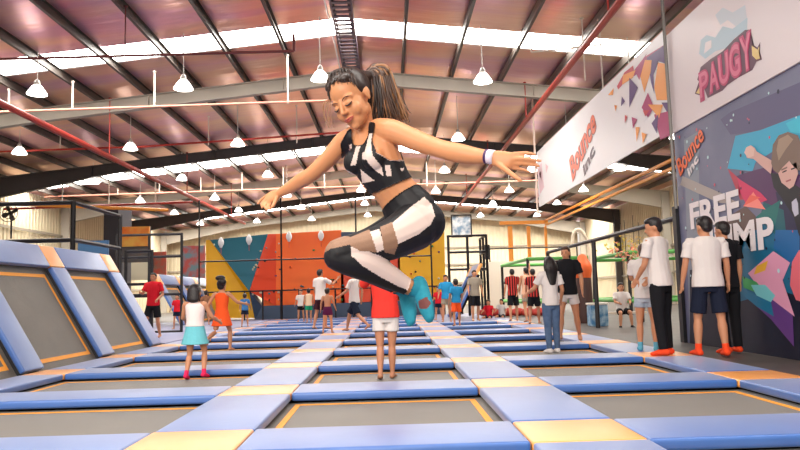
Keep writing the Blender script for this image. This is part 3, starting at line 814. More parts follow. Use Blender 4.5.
    for i,z in enumerate((1.6,3.0,4.3)):
        bm = bmesh.new(); bx(bm, (XL+.06,YE-.12,z),(XRW,YE-.06,z+.12)); bx(bm, (XL+.06,YF,z),(XL+.14,YE,z+.12)); bx(bm,(XRW-.14,YF,z),(XRW-.06,YE,z+.12))
        struct(f'trim_{i+1}', bm, GR)
    # ridge cable tray with hanging cords
    r = empty('cable_tray', (XR+.08, 4.0, 0), 0, 'dark steel ladder tray running along the underside of the roof ridge', 'cable tray')
    DK = mat('tray_steel', (88,72,84), .5)
    bm = bmesh.new(); z = ZR-.32
    for s in (-.25,.21): bx(bm, (s,0,z-.1),(s+.04,15.9,z))
    obj('side_rail', bm, DK, r)
    bm = bmesh.new()
    for i in range(60): bx(bm, (-.21,.1+i*.265,z-.07),(.21,.1+i*.265+.12,z-.05))
    obj('rung', bm, DK, r)['kind'] = 'stuff'
    bm = bmesh.new(); loft(bm, [(-.34,6,z-.05),(-.36,10,z-.1),(-.34,13,z-.05),(-.33,16,z-.12)], [.02]*4); obj('white_cable', bm, mat('white_pvc',(235,230,222),.4), r)
    build_pipes(); build_lamps()
def pipe_obj(name, pts, r, m, label, drops=(), dm=None, dr=.02):
    bm = bmesh.new()
    for a, b in zip(pts, pts[1:]): tube(bm, V(a), V(b), r, 10)
    o = obj(name, bm, m); tag(o, label, 'pipe')
    for (x,y,za,zb) in drops:
        b = bmesh.new(); tube(b, V((x,y,za)), V((x,y,zb)), dr, 8); ell(b, (x,y,max(za,zb)), (.05,.05,.03)); obj('pipe_hanger', b, dm or m, o)
    return o
def build_pipes():
    RP = mat('red_pipe', (176,52,42), .45); PP = mat('pink_pipe', (222,150,130), .5); WP = mat('white_rod', (232,220,206), .5); DP = mat('dark_pipe', (110,50,50), .5)
    for x, z, ya, yb, lab in ((-8.15,5.15,5,40,'thick red sprinkler main running down the hall under the left roof slope'), (4.25,5.95,6,40,'thick red sprinkler main running down the hall above the white banner')):
        pipe_obj('sprinkler_pipe', [(x,ya,z),(x,yb,z)], .075, RP, lab, [(x,y,z,roofz(x)-.2) for y in (12.6,20.5,28.5,36.6)], RP, .02)
    pipe_obj('sprinkler_pipe', [(-16.5,14.6,6.02),(-1.9,14.6,6.12),(-1.9,14.6,6.5)], .03, DP, 'thin dark red pipe crossing below the nearest skylight, its right end turned up', [(x,14.6,6.1,roofz(x)-.2) for x in (-8.4,-5.5)], DP, .015)
    pipe_obj('sprinkler_pipe', [(-16.5,18.6,5.98),(-.9,18.6,6.16)], .032, PP, 'pale pink pipe crossing in front of the first light grey rafter', [(x,18.6,6.1,roofz(x)-.25) for x in (-10.1,-8.4,-6.2,-2.6)], WP, .025)
    pipe_obj('sprinkler_pipe', [(-16.5,23.5,6.0),(-8.15,23.5,6.1),(0,23.5,6.5)], .035, RP, 'thin red pipe crossing between the light rafter and the first dark rafter', [(x,23.5,6.1,roofz(x)-.25) for x in (-11,-6,-3)], WP, .02)
    pipe_obj('sprinkler_pipe', [(-16.5,33.8,6.05),(8,33.8,6.25)], .04, PP, 'pale orange pipe crossing far down the hall above the climbing wall', [(x,33.8,6.1,roofz(x)-.25) for x in (-13,-11,-9,-7,-5,-3,2)], WP, .025)
    pipe_obj('sprinkler_pipe', [(-16.5,30.2,5.0),(-8.4,30.2,5.1)], .05, RP, 'red pipe over the dark corner behind the black frame at left', [(x,30.2,5.1,roofz(x)-.25) for x in (-14,-12,-10)], WP, .03)
    pipe_obj('sprinkler_pipe', [(5.2,15.5,6.45),(3.4,15.5,6.3),(3.4,15.5,6.7)], .02, WP, 'short pale pipe near the first right hand purlins by the banner', [(4.6,15.5,5.6,roofz(4.6)-.2),(5.0,15.5,5.4,roofz(5)-.2)], WP, .015)
def build_lamps():
    SH = mat('lamp_shade', (240,238,232), .35, emit=(255,250,240), es=4.0); BU = mat('lamp_bulb', (255,255,255), .3, emit=(255,248,235), es=9); CD = mat('lamp_cord', (225,220,212), .5); HS = mat('lamp_housing', (200,196,190), .4)
    def mk(loc, rz_):
        r = empty('high_bay_lamp', loc)
        bm = bmesh.new(); prof = [(.07,.20),(.10,.185),(.17,.09),(.225,.0),(.235,-.03)]
        n = 20; loops = []
        for dr in (0, -.012):
            for (a,z) in (prof if dr == 0 else list(reversed(prof))):
                loops.append([bm.verts.new(((a+dr)*math.cos(2*PI*k/n), (a+dr)*math.sin(2*PI*k/n), z)) for k in range(n)])
        for i in range(len(loops)-1):
            for k in range(n): bm.faces.new((loops[i][k], loops[i][(k+1)%n], loops[i+1][(k+1)%n], loops[i+1][k]))
        obj('lamp_shade', bm, SH, r, True)
        bm = bmesh.new(); loft(bm, [(0,0,.19),(0,0,.27),(0,0,.34)], [.075,.07,.03], round_caps=False); obj('housing', bm, HS, r, True)
        bm = bmesh.new(); ell(bm, (0,0,.08), (.07,.07,.10)); obj('bulb', bm, BU, r, True)
        bm = bmesh.new(); tube(bm, (0,0,.33), (0,0,1.0), .012); c = obj('cord', bm, CD, r)
        return r
    p0 = None
    xs = [-12.1,-8.45,-4.9,-1.25,2.45,6.1,9.8]; xn = ['far left','second from left','third from left','middle','third from right','second from right','far right']
    for j,y in enumerate((16.8,23.0,28.8,34.3,39.8,45.3)):
        for i,x in enumerate(xs):
            z = 6.10 - .015*abs(x-XR) - .06*(j%2)
            if j >= 2: z -= .12
            if i == 3: z += .1
            if i == 3 and j == 0: x -= .3
            if p0 is None: o = p0 = mk((x,y,z), 0)
            else: o = copy_tree(p0); o.location = (x,y,z)
            tag(o, f'white bell shaped hanging lamp, {xn[i]} in the {ORD[j]} row from the front', 'lamp', 'hanging high bay lamps')
            for c_ in o.children:
                if c_.name.startswith('cord'): c_.scale = (1,1,1); c_.location = (0,0,.33-.33*((roofz(x)-.02-z-.33)/.67)); c_.scale.z = (roofz(x)-.02-z-.33)/.67
# ------------------------------------------------------------------ wall mural, banners
MX = 4.67
def art(bm_or_none, name, px, m, parent, off, X=MX, conv=True):
    """flat print on the wall: polygon corners"""
    bm = bmesh.new(); vs = []
    for p in px:
        q = WX(p[0], p[1], X); vs.append(bm.verts.new((X-off, q.y, q.z)))
    bm.faces.new(vs); bmesh.ops.triangulate(bm, faces=bm.faces)
    o = obj(name, bm, m, parent); return o
FONT = None
def text_mesh(s, size, bold=0.0, ext=.002, shear=0):
    cu = bpy.data.curves.new('t', 'FONT'); cu.body = s; cu.size = size; cu.offset = bold; cu.extrude = ext; cu.shear = shear; cu.resolution_u = 4
    cu.align_x = 'LEFT'
    o = bpy.data.objects.new('t', cu); C.objects.link(o)
    dg = bpy.context.evaluated_depsgraph_get(); dg.update()
    me = bpy.data.meshes.new_from_object(o.evaluated_get(dg)); bpy.data.objects.remove(o); bpy.data.curves.remove(cu)
    me.materials.clear(); return me
WALLR = Matrix(((0,0,-1),(-1,0,0),(0,1,0)))     # local x -> -Y, local y -> +Z, local z -> -X
def wall_text(s, y0, y1, z0, z1, m, name, parent, off, X=MX, bold=.0, rot=0, shear=0):
    """fit the text into the box from y0 (reading start) to y1 and z0..z1"""
    me = text_mesh(s, 1.0, bold, .0015, shear)
    xs = [v.co.x for v in me.vertices]; ys = [v.co.y for v in me.vertices]
    w, h = max(xs)-min(xs), max(ys)-min(ys)
    for v in me.vertices:
        lx = (v.co.x-min(xs))/w*abs(y0-y1); ly = (v.co.y-min(ys))/h*(z1-z0)
        if rot:
            cx, cy = abs(y0-y1)/2, (z1-z0)/2; a = math.radians(rot); dx, dy = lx-cx, ly-cy
            lx, ly = cx+dx*math.cos(a)-dy*math.sin(a), cy+dx*math.sin(a)+dy*math.cos(a)
        v.co = V((X-off-(v.co.z), y0-lx, z0+ly))
    return obj(name, me, m, parent)
def flat(name, col): return mat('print_'+name, col, .45, spec=.4)
def build_mural():
    WH = flat('white', (236,228,230)); 
    # the wall the mural is printed on
    bm = bmesh.new(); bx(bm, (MX,2.0,-.015),(MX+.12,11.05,3.32))
    mm = mat('print_slate', (122,124,150), .42, spec=.4, noise=((94,98,130), .9, .25))
    mural = obj('mural_panel', bm, mm); tag(mural, 'wall-high printed mural of coloured shards with a leaping teenager and the words FREE JUMP', 'mural')
    def A(name, P, m, off): return art(None, name, P, m, mural, off)
    g = lambda P: [(600+x/3.98, 112+y/3.98) for x,y in P]        # coordinates in print tiles
    h = lambda P: [(680+x/5, 180+y/5) for x,y in P]
    j = lambda P: [(740+x/3.47, 220+y/3.47) for x,y in P]
    A('print_shade', [(684,140),(699,131),(700,345),(690,340)], flat('grey_blue',(134,142,156)), .002)
    A('print_lower', [(690,270),(830,256),(830,385),(690,345)], flat('deep_navy',(14,22,44)), .003)
    A('print_purple', g([(520,0),(800,-120),(800,60),(520,90),(480,30)]), flat('violet_grey',(92,88,124)), .002)
    A('print_cyan', g([(540,95),(640,72),(830,0),(830,150),(700,150),(620,200),(608,236),(508,225)]), flat('cyan',(52,168,204)), .003)
    A('print_aqua', g([(740,45),(830,0),(830,90),(760,80)]), flat('aqua',(60,190,214)), .004)
    A('print_grey_ray', g([(330,255),(500,330),(560,370),(470,360),(320,290)]), flat('beige_grey',(170,160,156)), .004)
    A('print_dark', g([(600,236),(680,215),(800,250),(800,420),(690,380),(560,310),(530,260)]), flat('plum',(84,44,94)), .004)
    A('print_teal', [(706,236),(735,224),(770,214),(790,224),(815,250),(810,300),(780,290),(735,303),(715,292)], flat('peacock',(22,104,140)), .004)
    A('print_brown', h([(200,210),(330,130),(380,180),(400,240),(230,330),(200,290)]), flat('umber',(104,82,78)), .005)
    A('print_magenta', g([(548,262),(640,320),(668,350),(590,380),(560,320)]), flat('magenta',(214,48,100)), .006)
    A('print_red', g([(510,225),(560,270),(548,262),(600,345),(560,350)]), flat('crimson',(186,60,84)), .005)
    A('print_pink', g([(572,375),(612,318),(655,380),(662,388)]), flat('salmon',(246,138,128)), .007)
    A('print_orange', g([(572,375),(640,340),(665,345),(600,330)]), flat('coral_print',(236,98,84)), .0075)
    A('print_green', g([(655,390),(720,350),(700,450),(620,420)]), flat('green_print',(16,112,110)), .006)
    A('print_dark_green', h([(420,110),(520,150),(540,330),(400,200)]), flat('bottle',(10,92,104)), .0055)
    A('print_navy', h([(480,60),(700,60),(700,380),(600,440),(520,260)]), flat('indigo',(34,34,72)), .005)
    A('print_blue', h([(480,250),(600,250),(600,470),(560,420),(470,340)]), flat('royal',(20,98,158)), .006)
    # lower shard burst
    A('print_pink_shard', j([(118,108),(176,148),(150,210),(192,335),(95,262),(60,225),(30,185)]), flat('pale_pink',(226,158,186)), .008)
    A('print_yellow', j([(60,160),(100,140),(90,175),(50,190)]), flat('yellow',(232,176,60)), .009)
    A('print_lime', j([(10,195),(60,215),(95,260),(70,255),(15,235)]), flat('leaf',(60,160,90)), .009)
    A('print_mint', j([(40,225),(90,225),(125,262),(110,285),(60,262)]), flat('mint',(120,200,206)), .0095)
    A('print_blue_shard', j([(-10,205),(30,245),(110,285),(120,335),(60,300),(0,250)]), flat('sea',(16,112,150)), .0085)
    A('print_violet_shard', j([(60,300),(100,265),(185,330),(190,440),(110,345)]), flat('violet',(96,56,128)), .008)
    rn = random.Random(9)
    spl = [flat('splash_a',(190,220,224)), flat('splash_b',(40,44,72)), flat('splash_c',(214,90,110))]
    for k in range(95):
        y = rn.uniform(7.4,10.9); z = rn.uniform(.9,3.25); r = rn.uniform(.010,.030)
        bm = bmesh.new(); n = 6; bm.faces.new([bm.verts.new((MX-.010, y+r*math.cos(2*PI*i/n), z+r*math.sin(2*PI*i/n))) for i in range(n)])
        obj('paint_fleck', bm, spl[k%3], mural)
    # words
    wall_text('FREE', 10.62, 9.10, 1.73, 2.13, WH, 'lettering', mural, .014, bold=.035)
    wall_text('JUMP', 10.15, 8.33, 1.17, 1.69, WH, 'lettering', mural, .014, bold=.035)
    # small orange script logo with white underline
    wall_text('Bounce', 10.98, 9.98, 2.78, 3.08, flat('logo_shadow',(90,70,80)), 'logo_shadow', mural, .011, bold=.05, rot=24)
    wall_text('Bounce', 10.98, 9.98, 2.78, 3.08, flat('logo_orange',(242,110,62)), 'logo', mural, .015, bold=.02, rot=24)
    wall_text('inc', 10.6, 10.2, 2.62, 2.76, WH, 'logo_subtitle', mural, .016, bold=.03, rot=28)
    # the leaping teenager of the print
    sk = flat('skin',(214,170,160)); hr = flat('hair',(122,100,88)); te = flat('tee',(22,20,32))
    k = lambda P: [(740+x/3.75, 110+y/3.75) for x,y in P]
    A('figure_tee', k([(118,235),(150,240),(225,290),(300,330),(300,560),(225,470),(205,400),(160,330),(130,290)]), te, .012)
    A('figure_arm', k([(22,158),(30,140),(45,132),(60,142),(66,155),(128,192),(120,240),(85,210),(55,183),(30,180)]), sk, .014)
    A('figure_fist', k([(20,160),(28,140),(44,132),(58,145),(56,172),(36,180)]), flat('skin_light',(226,190,178)), .015)
    A('figure_face', k([(145,190),(215,180),(222,240),(206,285),(190,296),(160,272),(145,230)]), sk, .0145)
    A('figure_hair', k([(122,200),(128,130),(150,95),(185,82),(222,95),(240,140),(240,230),(222,225),(216,195),(200,205),(190,190),(165,215),(148,238),(130,225)]), hr, .016)
    A('figure_hair_lock', k([(150,110),(185,92),(205,110),(175,150),(150,190),(142,150)]), flat('hair_light',(160,136,116)), .0165)
    A('figure_brow', k([(160,222),(182,212),(183,217),(161,228)]), hr, .0175)
    A('figure_eye', k([(163,232),(180,224),(181,229),(165,236)]), te, .0175)
    A('figure_eye', k([(196,220),(212,214),(213,219),(198,225)]), te, .0175)
    A('figure_mouth', k([(176,266),(196,258),(197,264),(179,271)]), flat('mouth',(170,90,96)), .0175)
    A('tee_print', k([(198,345),(215,330),(222,350),(224,390),(210,400),(200,375)]), flat('tee_print',(190,190,206)), .0135)
    A('figure_sleeve', [(793,262),(800,250),(830,250),(830,310),(797,300),(791,285)], flat('rose',(226,108,120)), .012)
    # black end post of the wall and dark base
    bm = bmesh.new(); bx(bm, (MX-.05,11.06,-.015),(MX+.1,11.2,2.15)); o = obj('end_post', bm, mat('matt_black',(26,26,30),.5)); tag(o, 'black square post at the far end of the mural wall', 'post')
def build_banners():
    VW = mat('banner_vinyl', (228,216,218), .4, spec=.5, bump=.08, bscale=1.2); WH = flat('white',(236,228,230))
    # near banner with the pink word
    bm = bmesh.new(); bx(bm, (MX-.03,2.0,3.32),(MX,11.03,4.95))
    b = obj('wall_banner', bm, VW); tag(b, 'long white banner over the mural with a pink cartoon-lettered word on it', 'banner')
    g = lambda P: [(600+x/4, y/4) for x,y in P]
    def A(name, P, m, off): return art(None, name, P, m, b, off)
    dk = flat('logo_outline',(96,48,76)); pk = flat('logo_pink',(196,64,112)); lt = flat('logo_pink_light',(222,112,146)); yl = flat('ribbon',(232,202,130)); bl = flat('cloud_blue',(186,208,220))
    X2 = .034
    A('logo_back', g([(398,318),(412,268),(452,236),(500,205),(545,158),(590,120),(612,118),(622,185),(640,240),(620,280),(560,312),(520,340),(500,362),(440,392),(425,350)]), dk, X2)
    A('ribbon_end', g([(612,172),(640,190),(652,168),(650,205),(658,238),(638,246),(618,230)]), dk, X2-.001)
    A('ribbon_end', g([(618,182),(642,198),(648,184),(646,208),(652,234),(636,238),(620,222)]), yl, X2+.002)
    A('ribbon_end', g([(388,375),(400,350),(405,325),(428,335),(425,370),(410,382)]), dk, X2-.001)
    A('ribbon_end', g([(394,372),(405,352),(408,332),(424,338),(420,365),(408,376)]), yl, X2+.002)
    A('swirl', g([(405,215),(412,160),(435,140),(470,150),(500,105),(540,115),(600,70),(598,130),(550,150),(520,190),(470,205),(430,235)]), bl, X2-.002)
    A('swirl', g([(470,60),(500,30),(540,50),(590,20),(600,90),(560,110),(520,80),(490,100)]), flat('cloud_pale',(206,214,222)), X2-.0025)
    A('swirl', g([(430,170),(455,160),(455,190),(425,215)]), VW, X2-.001)
    # each letter placed along the rising line
    L = []
    pa, pb = WX(702,90,MX), WX(757,70,MX); z0, z1 = WX(729,84.5,MX).z, WX(729,53,MX).z
    st = (pa.y-pb.y)/5
    for i, ch in enumerate('PAUGY'):
        y0_ = pa.y - st*i
        wall_text(ch, y0_, y0_-st*1.02, z0-.03*(i==0), z1+.02*i, pk, 'letter', b, X2+.003, bold=.09)
        wall_text(ch, y0_-.02, y0_-st*.95, z0+.03, z1+.02*i-.03, lt, 'letter_shine', b, X2+.0065, bold=.01)
    L_unused = [('P',(412,335),(452,258),0),('A',(458,330),(495,235),0),('U',(497,312),(530,215),0),('G',(532,298),(572,190),0),('Y',(572,282),(618,145),0)]
    for ch, (x0,y0), (x1,y1), _ in L:
        pa = WX(600+x0/4, y0/4, MX); pb = WX(600+x1/4, y1/4, MX)
        pc = WX(600+x0/4, (y1+ (x1-x0)*.55)/4, MX)
        wall_text(ch, pa.y, pb.y-.02, pa.z-.01, pc.z+.02, pk, 'letter', b, X2+.003, bold=.06)
        wall_text(ch, pa.y-.015, pb.y, pa.z+.01, pc.z, lt, 'letter_shine', b, X2+.0055, bold=.0)
    # far banner with triangles
    bm = bmesh.new(); bx(bm, (MX-.03,11.12,3.40),(MX,21.1,5.08))
    c = obj('wall_banner', bm, mat('banner_white',(240,236,238),.4,spec=.5,bump=.08,bscale=1.2)); tag(c, 'white banner with orange and purple triangles and a coral script logo, hung beyond the mural', 'banner')
    tri = {'purple':flat('tri_purple',(92,58,120)),'orange':flat('tri_orange',(248,164,84)),'magenta':flat('tri_magenta',(178,54,112)),'red':flat('tri_red',(206,70,82)),'pink':flat('tri_pink',(236,196,204))}
    T1 = [('magenta',[(195,222),(272,175),(273,182),(150,300),(105,330),(160,265)]),('purple',[(195,230),(268,178),(272,255),(240,245),(222,300),(225,375),(212,330)]),('orange',[(240,250),(275,255),(285,400),(235,400),(225,350)]),
          ('orange',[(180,240),(215,240),(210,290),(185,370),(165,290)]),('magenta',[(145,280),(195,215),(165,320)]),('red',[(75,345),(105,290),(140,262),(145,285),(80,358)]),('orange',[(100,300),(150,280),(140,310),(95,340)]),
          ('purple',[(125,310),(160,350),(125,430)]),('magenta',[(200,370),(225,430),(200,470),(175,430)]),('purple',[(95,385),(108,405),(92,425)]),('purple',[(255,410),(287,410),(290,470)]),('orange',[(40,380),(62,352),(60,380)]),('orange',[(65,420),(76,422),(70,445)])]
    T2 = [('magenta',[(225,10),(290,-5),(293,92),(250,110)]),('orange',[(200,-30),(260,-30),(245,24)]),('magenta',[(135,20),(157,28),(140,66)]),('orange',[(150,60),(167,60),(155,118)]),('purple',[(215,45),(243,8),(236,85)]),('red',[(180,-6),(208,-8),(190,18)]),('orange',[(175,80),(195,88),(180,125)]),('red',[(108,10),(118,20),(108,45)])]
    k = .034
    for nm, Pp in T1: art(None, 'triangle', g(Pp), tri[nm], c, k); k += .0006
    for nm, Pp in T2: art(None, 'triangle', [(600+x/3.98, 112+y/3.98) for x,y in Pp], tri[nm], c, k); k += .0006
    q = lambda P: [(530+x/3.6, 90+y/3.6) for x,y in P]
    for nm, Pp in (('pink',[(30,290),(45,260),(55,350),(40,375)]),('pink',[(60,265),(70,275),(62,300)]),('pink',[(22,340),(38,380),(25,400)]),('red',[(36,300),(44,292),(46,330)])): art(None, 'triangle', q(Pp), tri[nm], c, .034)
    co = flat('script_coral',(240,132,108)); sh = flat('script_grey',(120,104,112))
    for dx, m, o_ in ((3,sh,.040),(0,co,.043)):
        0 and art(None, 'script_logo', q([(150+dx,230),(165+dx,220),(178+dx,190),(190+dx,120),(205+dx,100),(212+dx,120),(218+dx,75),(230+dx,70),(236+dx,120),(232+dx,190),(220+dx,225),(185+dx,262),(168+dx,270),(160+dx,325),(152+dx,322),(156+dx,270),(150+dx,250)]), m, c, o_)
    ya, yb = WX(571,160,MX).y, WX(598,130,MX).y; zc = WX(584,146,MX).z
    wall_text('Bounce', ya, yb, zc-.30, zc+.34, sh, 'script_shadow', c, .036, bold=.06, rot=21)
    wall_text('Bounce', ya, yb, zc-.30, zc+.34, co, 'script_logo', c, .041, bold=.03, rot=21)
    wall_text('inc', ya-1.15, yb+.2, zc-.55, zc-.28, sh, 'script_subtitle', c, .041, bold=.03, rot=23)
    0 and art(None, 'script_line', q([(185,285),(218,232),(220,245),(190,297)]), sh, c, .044); 0 and art(None, 'script_line', q([(187,282),(215,238),(217,246),(190,291)]), flat('white',(236,228,230)), c, .045)
    for (pp) in ([(193,130),(197,128),(192,215),(186,218)],[(207,115),(211,118),(208,205),(203,208)],[(222,95),(226,96),(224,200),(218,205)]): 0 and art(None, 'script_stroke', q(pp), flat('script_light',(250,176,150)), c, .046)
    # hanging pole between the two banners
    bm = bmesh.new(); tube(bm, V((MX-.07,10.98,2.1)), V((MX-.07,10.98,6.95)), .028); o = obj('hanger_pole', bm, mat('pole_grey',(120,116,112),.4)); tag(o, 'thin grey steel pole between the two banners', 'pole')
    bm = bmesh.new(); tube(bm, V((MX-.06,21.2,3.2)), V((MX-.06,21.2,6.95)), .03); o = obj('hanger_pole', bm, mat('pole_pale',(226,200,184),.4)); tag(o, 'pale hanging rod at the far end of the triangle banner', 'pole')
BLK = mat('black_steel', (32,30,34), .45, metal=.2)
def net_mesh(a, b, z0, z1, step=.5):
    pass
def fence(label, pts, z0, z1, rails, posts_every, r=.03, name='net_fence', m=None):
    m = m or BLK
    f = empty(name, (pts[0][0], pts[0][1], z0), 0, label, 'fence')
    o = V((pts[0][0], pts[0][1], z0))
    for a, b in zip(pts, pts[1:]):
        a3, b3 = V((a[0],a[1],0)), V((b[0],b[1],0))
        for z in rails:
            bm = bmesh.new(); tube(bm, a3+V((0,0,z))-o, b3+V((0,0,z))-o, r, 8); obj('rail', bm, m, f)
        n = max(1, round((b3-a3).length/posts_every))
        for k in range(n+1):
            p = a3.lerp(b3, k/n)
            bm = bmesh.new(); tube(bm, V((p.x,p.y,z0))-o, V((p.x,p.y,z1))-o, r*1.15, 8); obj('post', bm, m, f)
    return f
def build_fences():
    fence('black steel rail fence running back from the mural under the triangle banner', [(MX+.05,11.3),(MX+.05,20.6)], -.015, 1.98, (1.98,), 4.6, .045)
    fence('tall black steel frame behind the jogging man in the red polo', [(-6.55,17.6),(-5.9,17.6)], 0, 2.15, (2.12,1.3,1.0), .65, .035)
    # left frames, seen past the angled trampolines
    fence('tall black steel frame on the left beyond the angled trampolines', [(-7.55,19.6),(-5.75,19.6)], 0, 2.75, (2.72,2.1,1.05,.02), .95, .035)
    fence('long thin black fence in front of the climbing wall', [(-7.4,28.9),(3.0,28.9)], 0, 1.2, (1.17,), .72, .03)
    f = fence('tall black goal-like net frame before the climbing wall', [(-7.6,28.3),(-4.3,28.3),(1.75,28.3)], 0, 4.9, (2.4,), 3.2, .03)
    fence('tall square black frame beside the man in the grey tshirt', [(2.3,26.5),(3.75,26.5),(3.75,28.3)], 0, 3.05, (3.02,2.4,1.75), .75, .045)
    f = fence('black overhead rail frame on tall posts at the upper left', [(-9.5,14.3),(-6.4,14.3),(-6.4,16.8)], 0, 2.95, (2.92,2.15), 3.1, .045)
def build_climb():
    YC = 30.0
    OR = mat('climb_orange', (255,98,8), .5, noise=((255,116,16), .8,.3)); RO = mat('climb_red_orange', (240,76,36), .5); YE_ = mat('climb_yellow', (255,186,8), .5, noise=((255,194,20), .8,.3)); TE = mat('climb_teal', (16,106,126), .5); NV = mat('climb_navy', (56,76,104), .5); BD=mat('climb_dark',(50,64,92),.5)
    w = empty('climbing_wall', (-2.5, YC, 0), 0, 'tall faceted climbing wall in yellow, teal and orange at the end of the court', 'climbing wall')
    o = V((-2.5,YC,0))
    def panel(name, px, m, d0=.0, y=YC, thick=.35, tilt=None):
        bm = bmesh.new(); fr = []; bk = []
        for i,p in enumerate(px):
            q = W(p[0], p[1], y - (p[2] if len(p)>2 else 0)) - o; fr.append(bm.verts.new(q)); bk.append(bm.verts.new((q.x, thick+.3, q.z)))
        bm.faces.new(fr); bm.faces.new(list(reversed(bk)))
        for i in range(len(fr)): bm.faces.new((fr[i], bk[i], bk[(i+1)%len(fr)], fr[(i+1)%len(fr)]))
        return obj(name, bm, m, w)
    panel('yellow_panel', [(206,318),(206,240),(210,240),(248,290,.2),(262,318)], YE_)
    panel('teal_panel', [(210,240,.1),(268,234,.1),(249,291,.7)], TE)
    panel('red_orange_panel', [(249,291,.6),(268,234,.1),(276,234),(276,306)], RO)
    panel('orange_panel', [(262,306),(274,234),(341,230),(345,306)], OR)
    panel('orange_panel', [(341,306),(341,240),(400,236),(400,306)], RO)
    panel('teal_panel', [(341,232),(362,232),(372,240),(341,244)], NV)
    panel('yellow_panel', [(398,300),(398,232),(444,228),(446,300)], YE_)
    panel('base_panel', [(249,291,.5),(262,306,.1),(445,299,.1),(446,318,.1),(255,320,.1)], NV, thick=.3)
    rn = random.Random(4)
    cols = [mat('hold_'+n, c, .5) for n,c in (('teal',(30,130,140)),('purple',(120,50,110)),('cream',(230,220,190)),('black',(50,40,40)),('orange',(214,80,30)),('green',(60,150,80)))]
    for k in range(95):
        px, py = rn.uniform(212,442), rn.uniform(242,300)
        if 345 < px < 398: continue
        on_teal = inpoly(px,py,[(212,242),(266,238),(249,288)])
        if px < 250 and not on_teal: continue
        yy = YC-.12-(.62*(py-238)/53 if on_teal else (.35 if px < 276 else 0))
        q = W(px, py, yy)-o; bm = bmesh.new(); ell(bm, q, (rn.uniform(.03,.06), .09, rn.uniform(.03,.05)), None, 8, 6); obj('hold', bm, cols[2 if on_teal and k%3 else rn.randrange(6)], w)
    # auto belays
    for x,y in ((221,243),(249,240),(289,237),(321,236)):
        q = W(x,y,YC-.5)
        r = empty('belay_device', q, 0, f'white rounded belay unit, {["first","second","third","fourth"][(221,249,289,321).index(x)]} from the left along the top of the climbing wall', 'belay device', 'belay units')
        bm = bmesh.new(); loft(bm, [(0,0,-.14),(0,0,-.05),(0,0,.08),(0,0,.17)], [.07,.12,.12,.07]); obj('housing', bm, mat('belay_white',(240,240,240),.3), r, True)
        bm = bmesh.new(); bx(bm, (-.03,.05,.1),(.03,.40,.2)); obj('bracket', bm, BLK, r)
        bm = bmesh.new(); tube(bm, V((0,0,-.15)), V((0,0,-.45)), .012); obj('strap', bm, mat('strap_red',(200,60,50),.6), r)
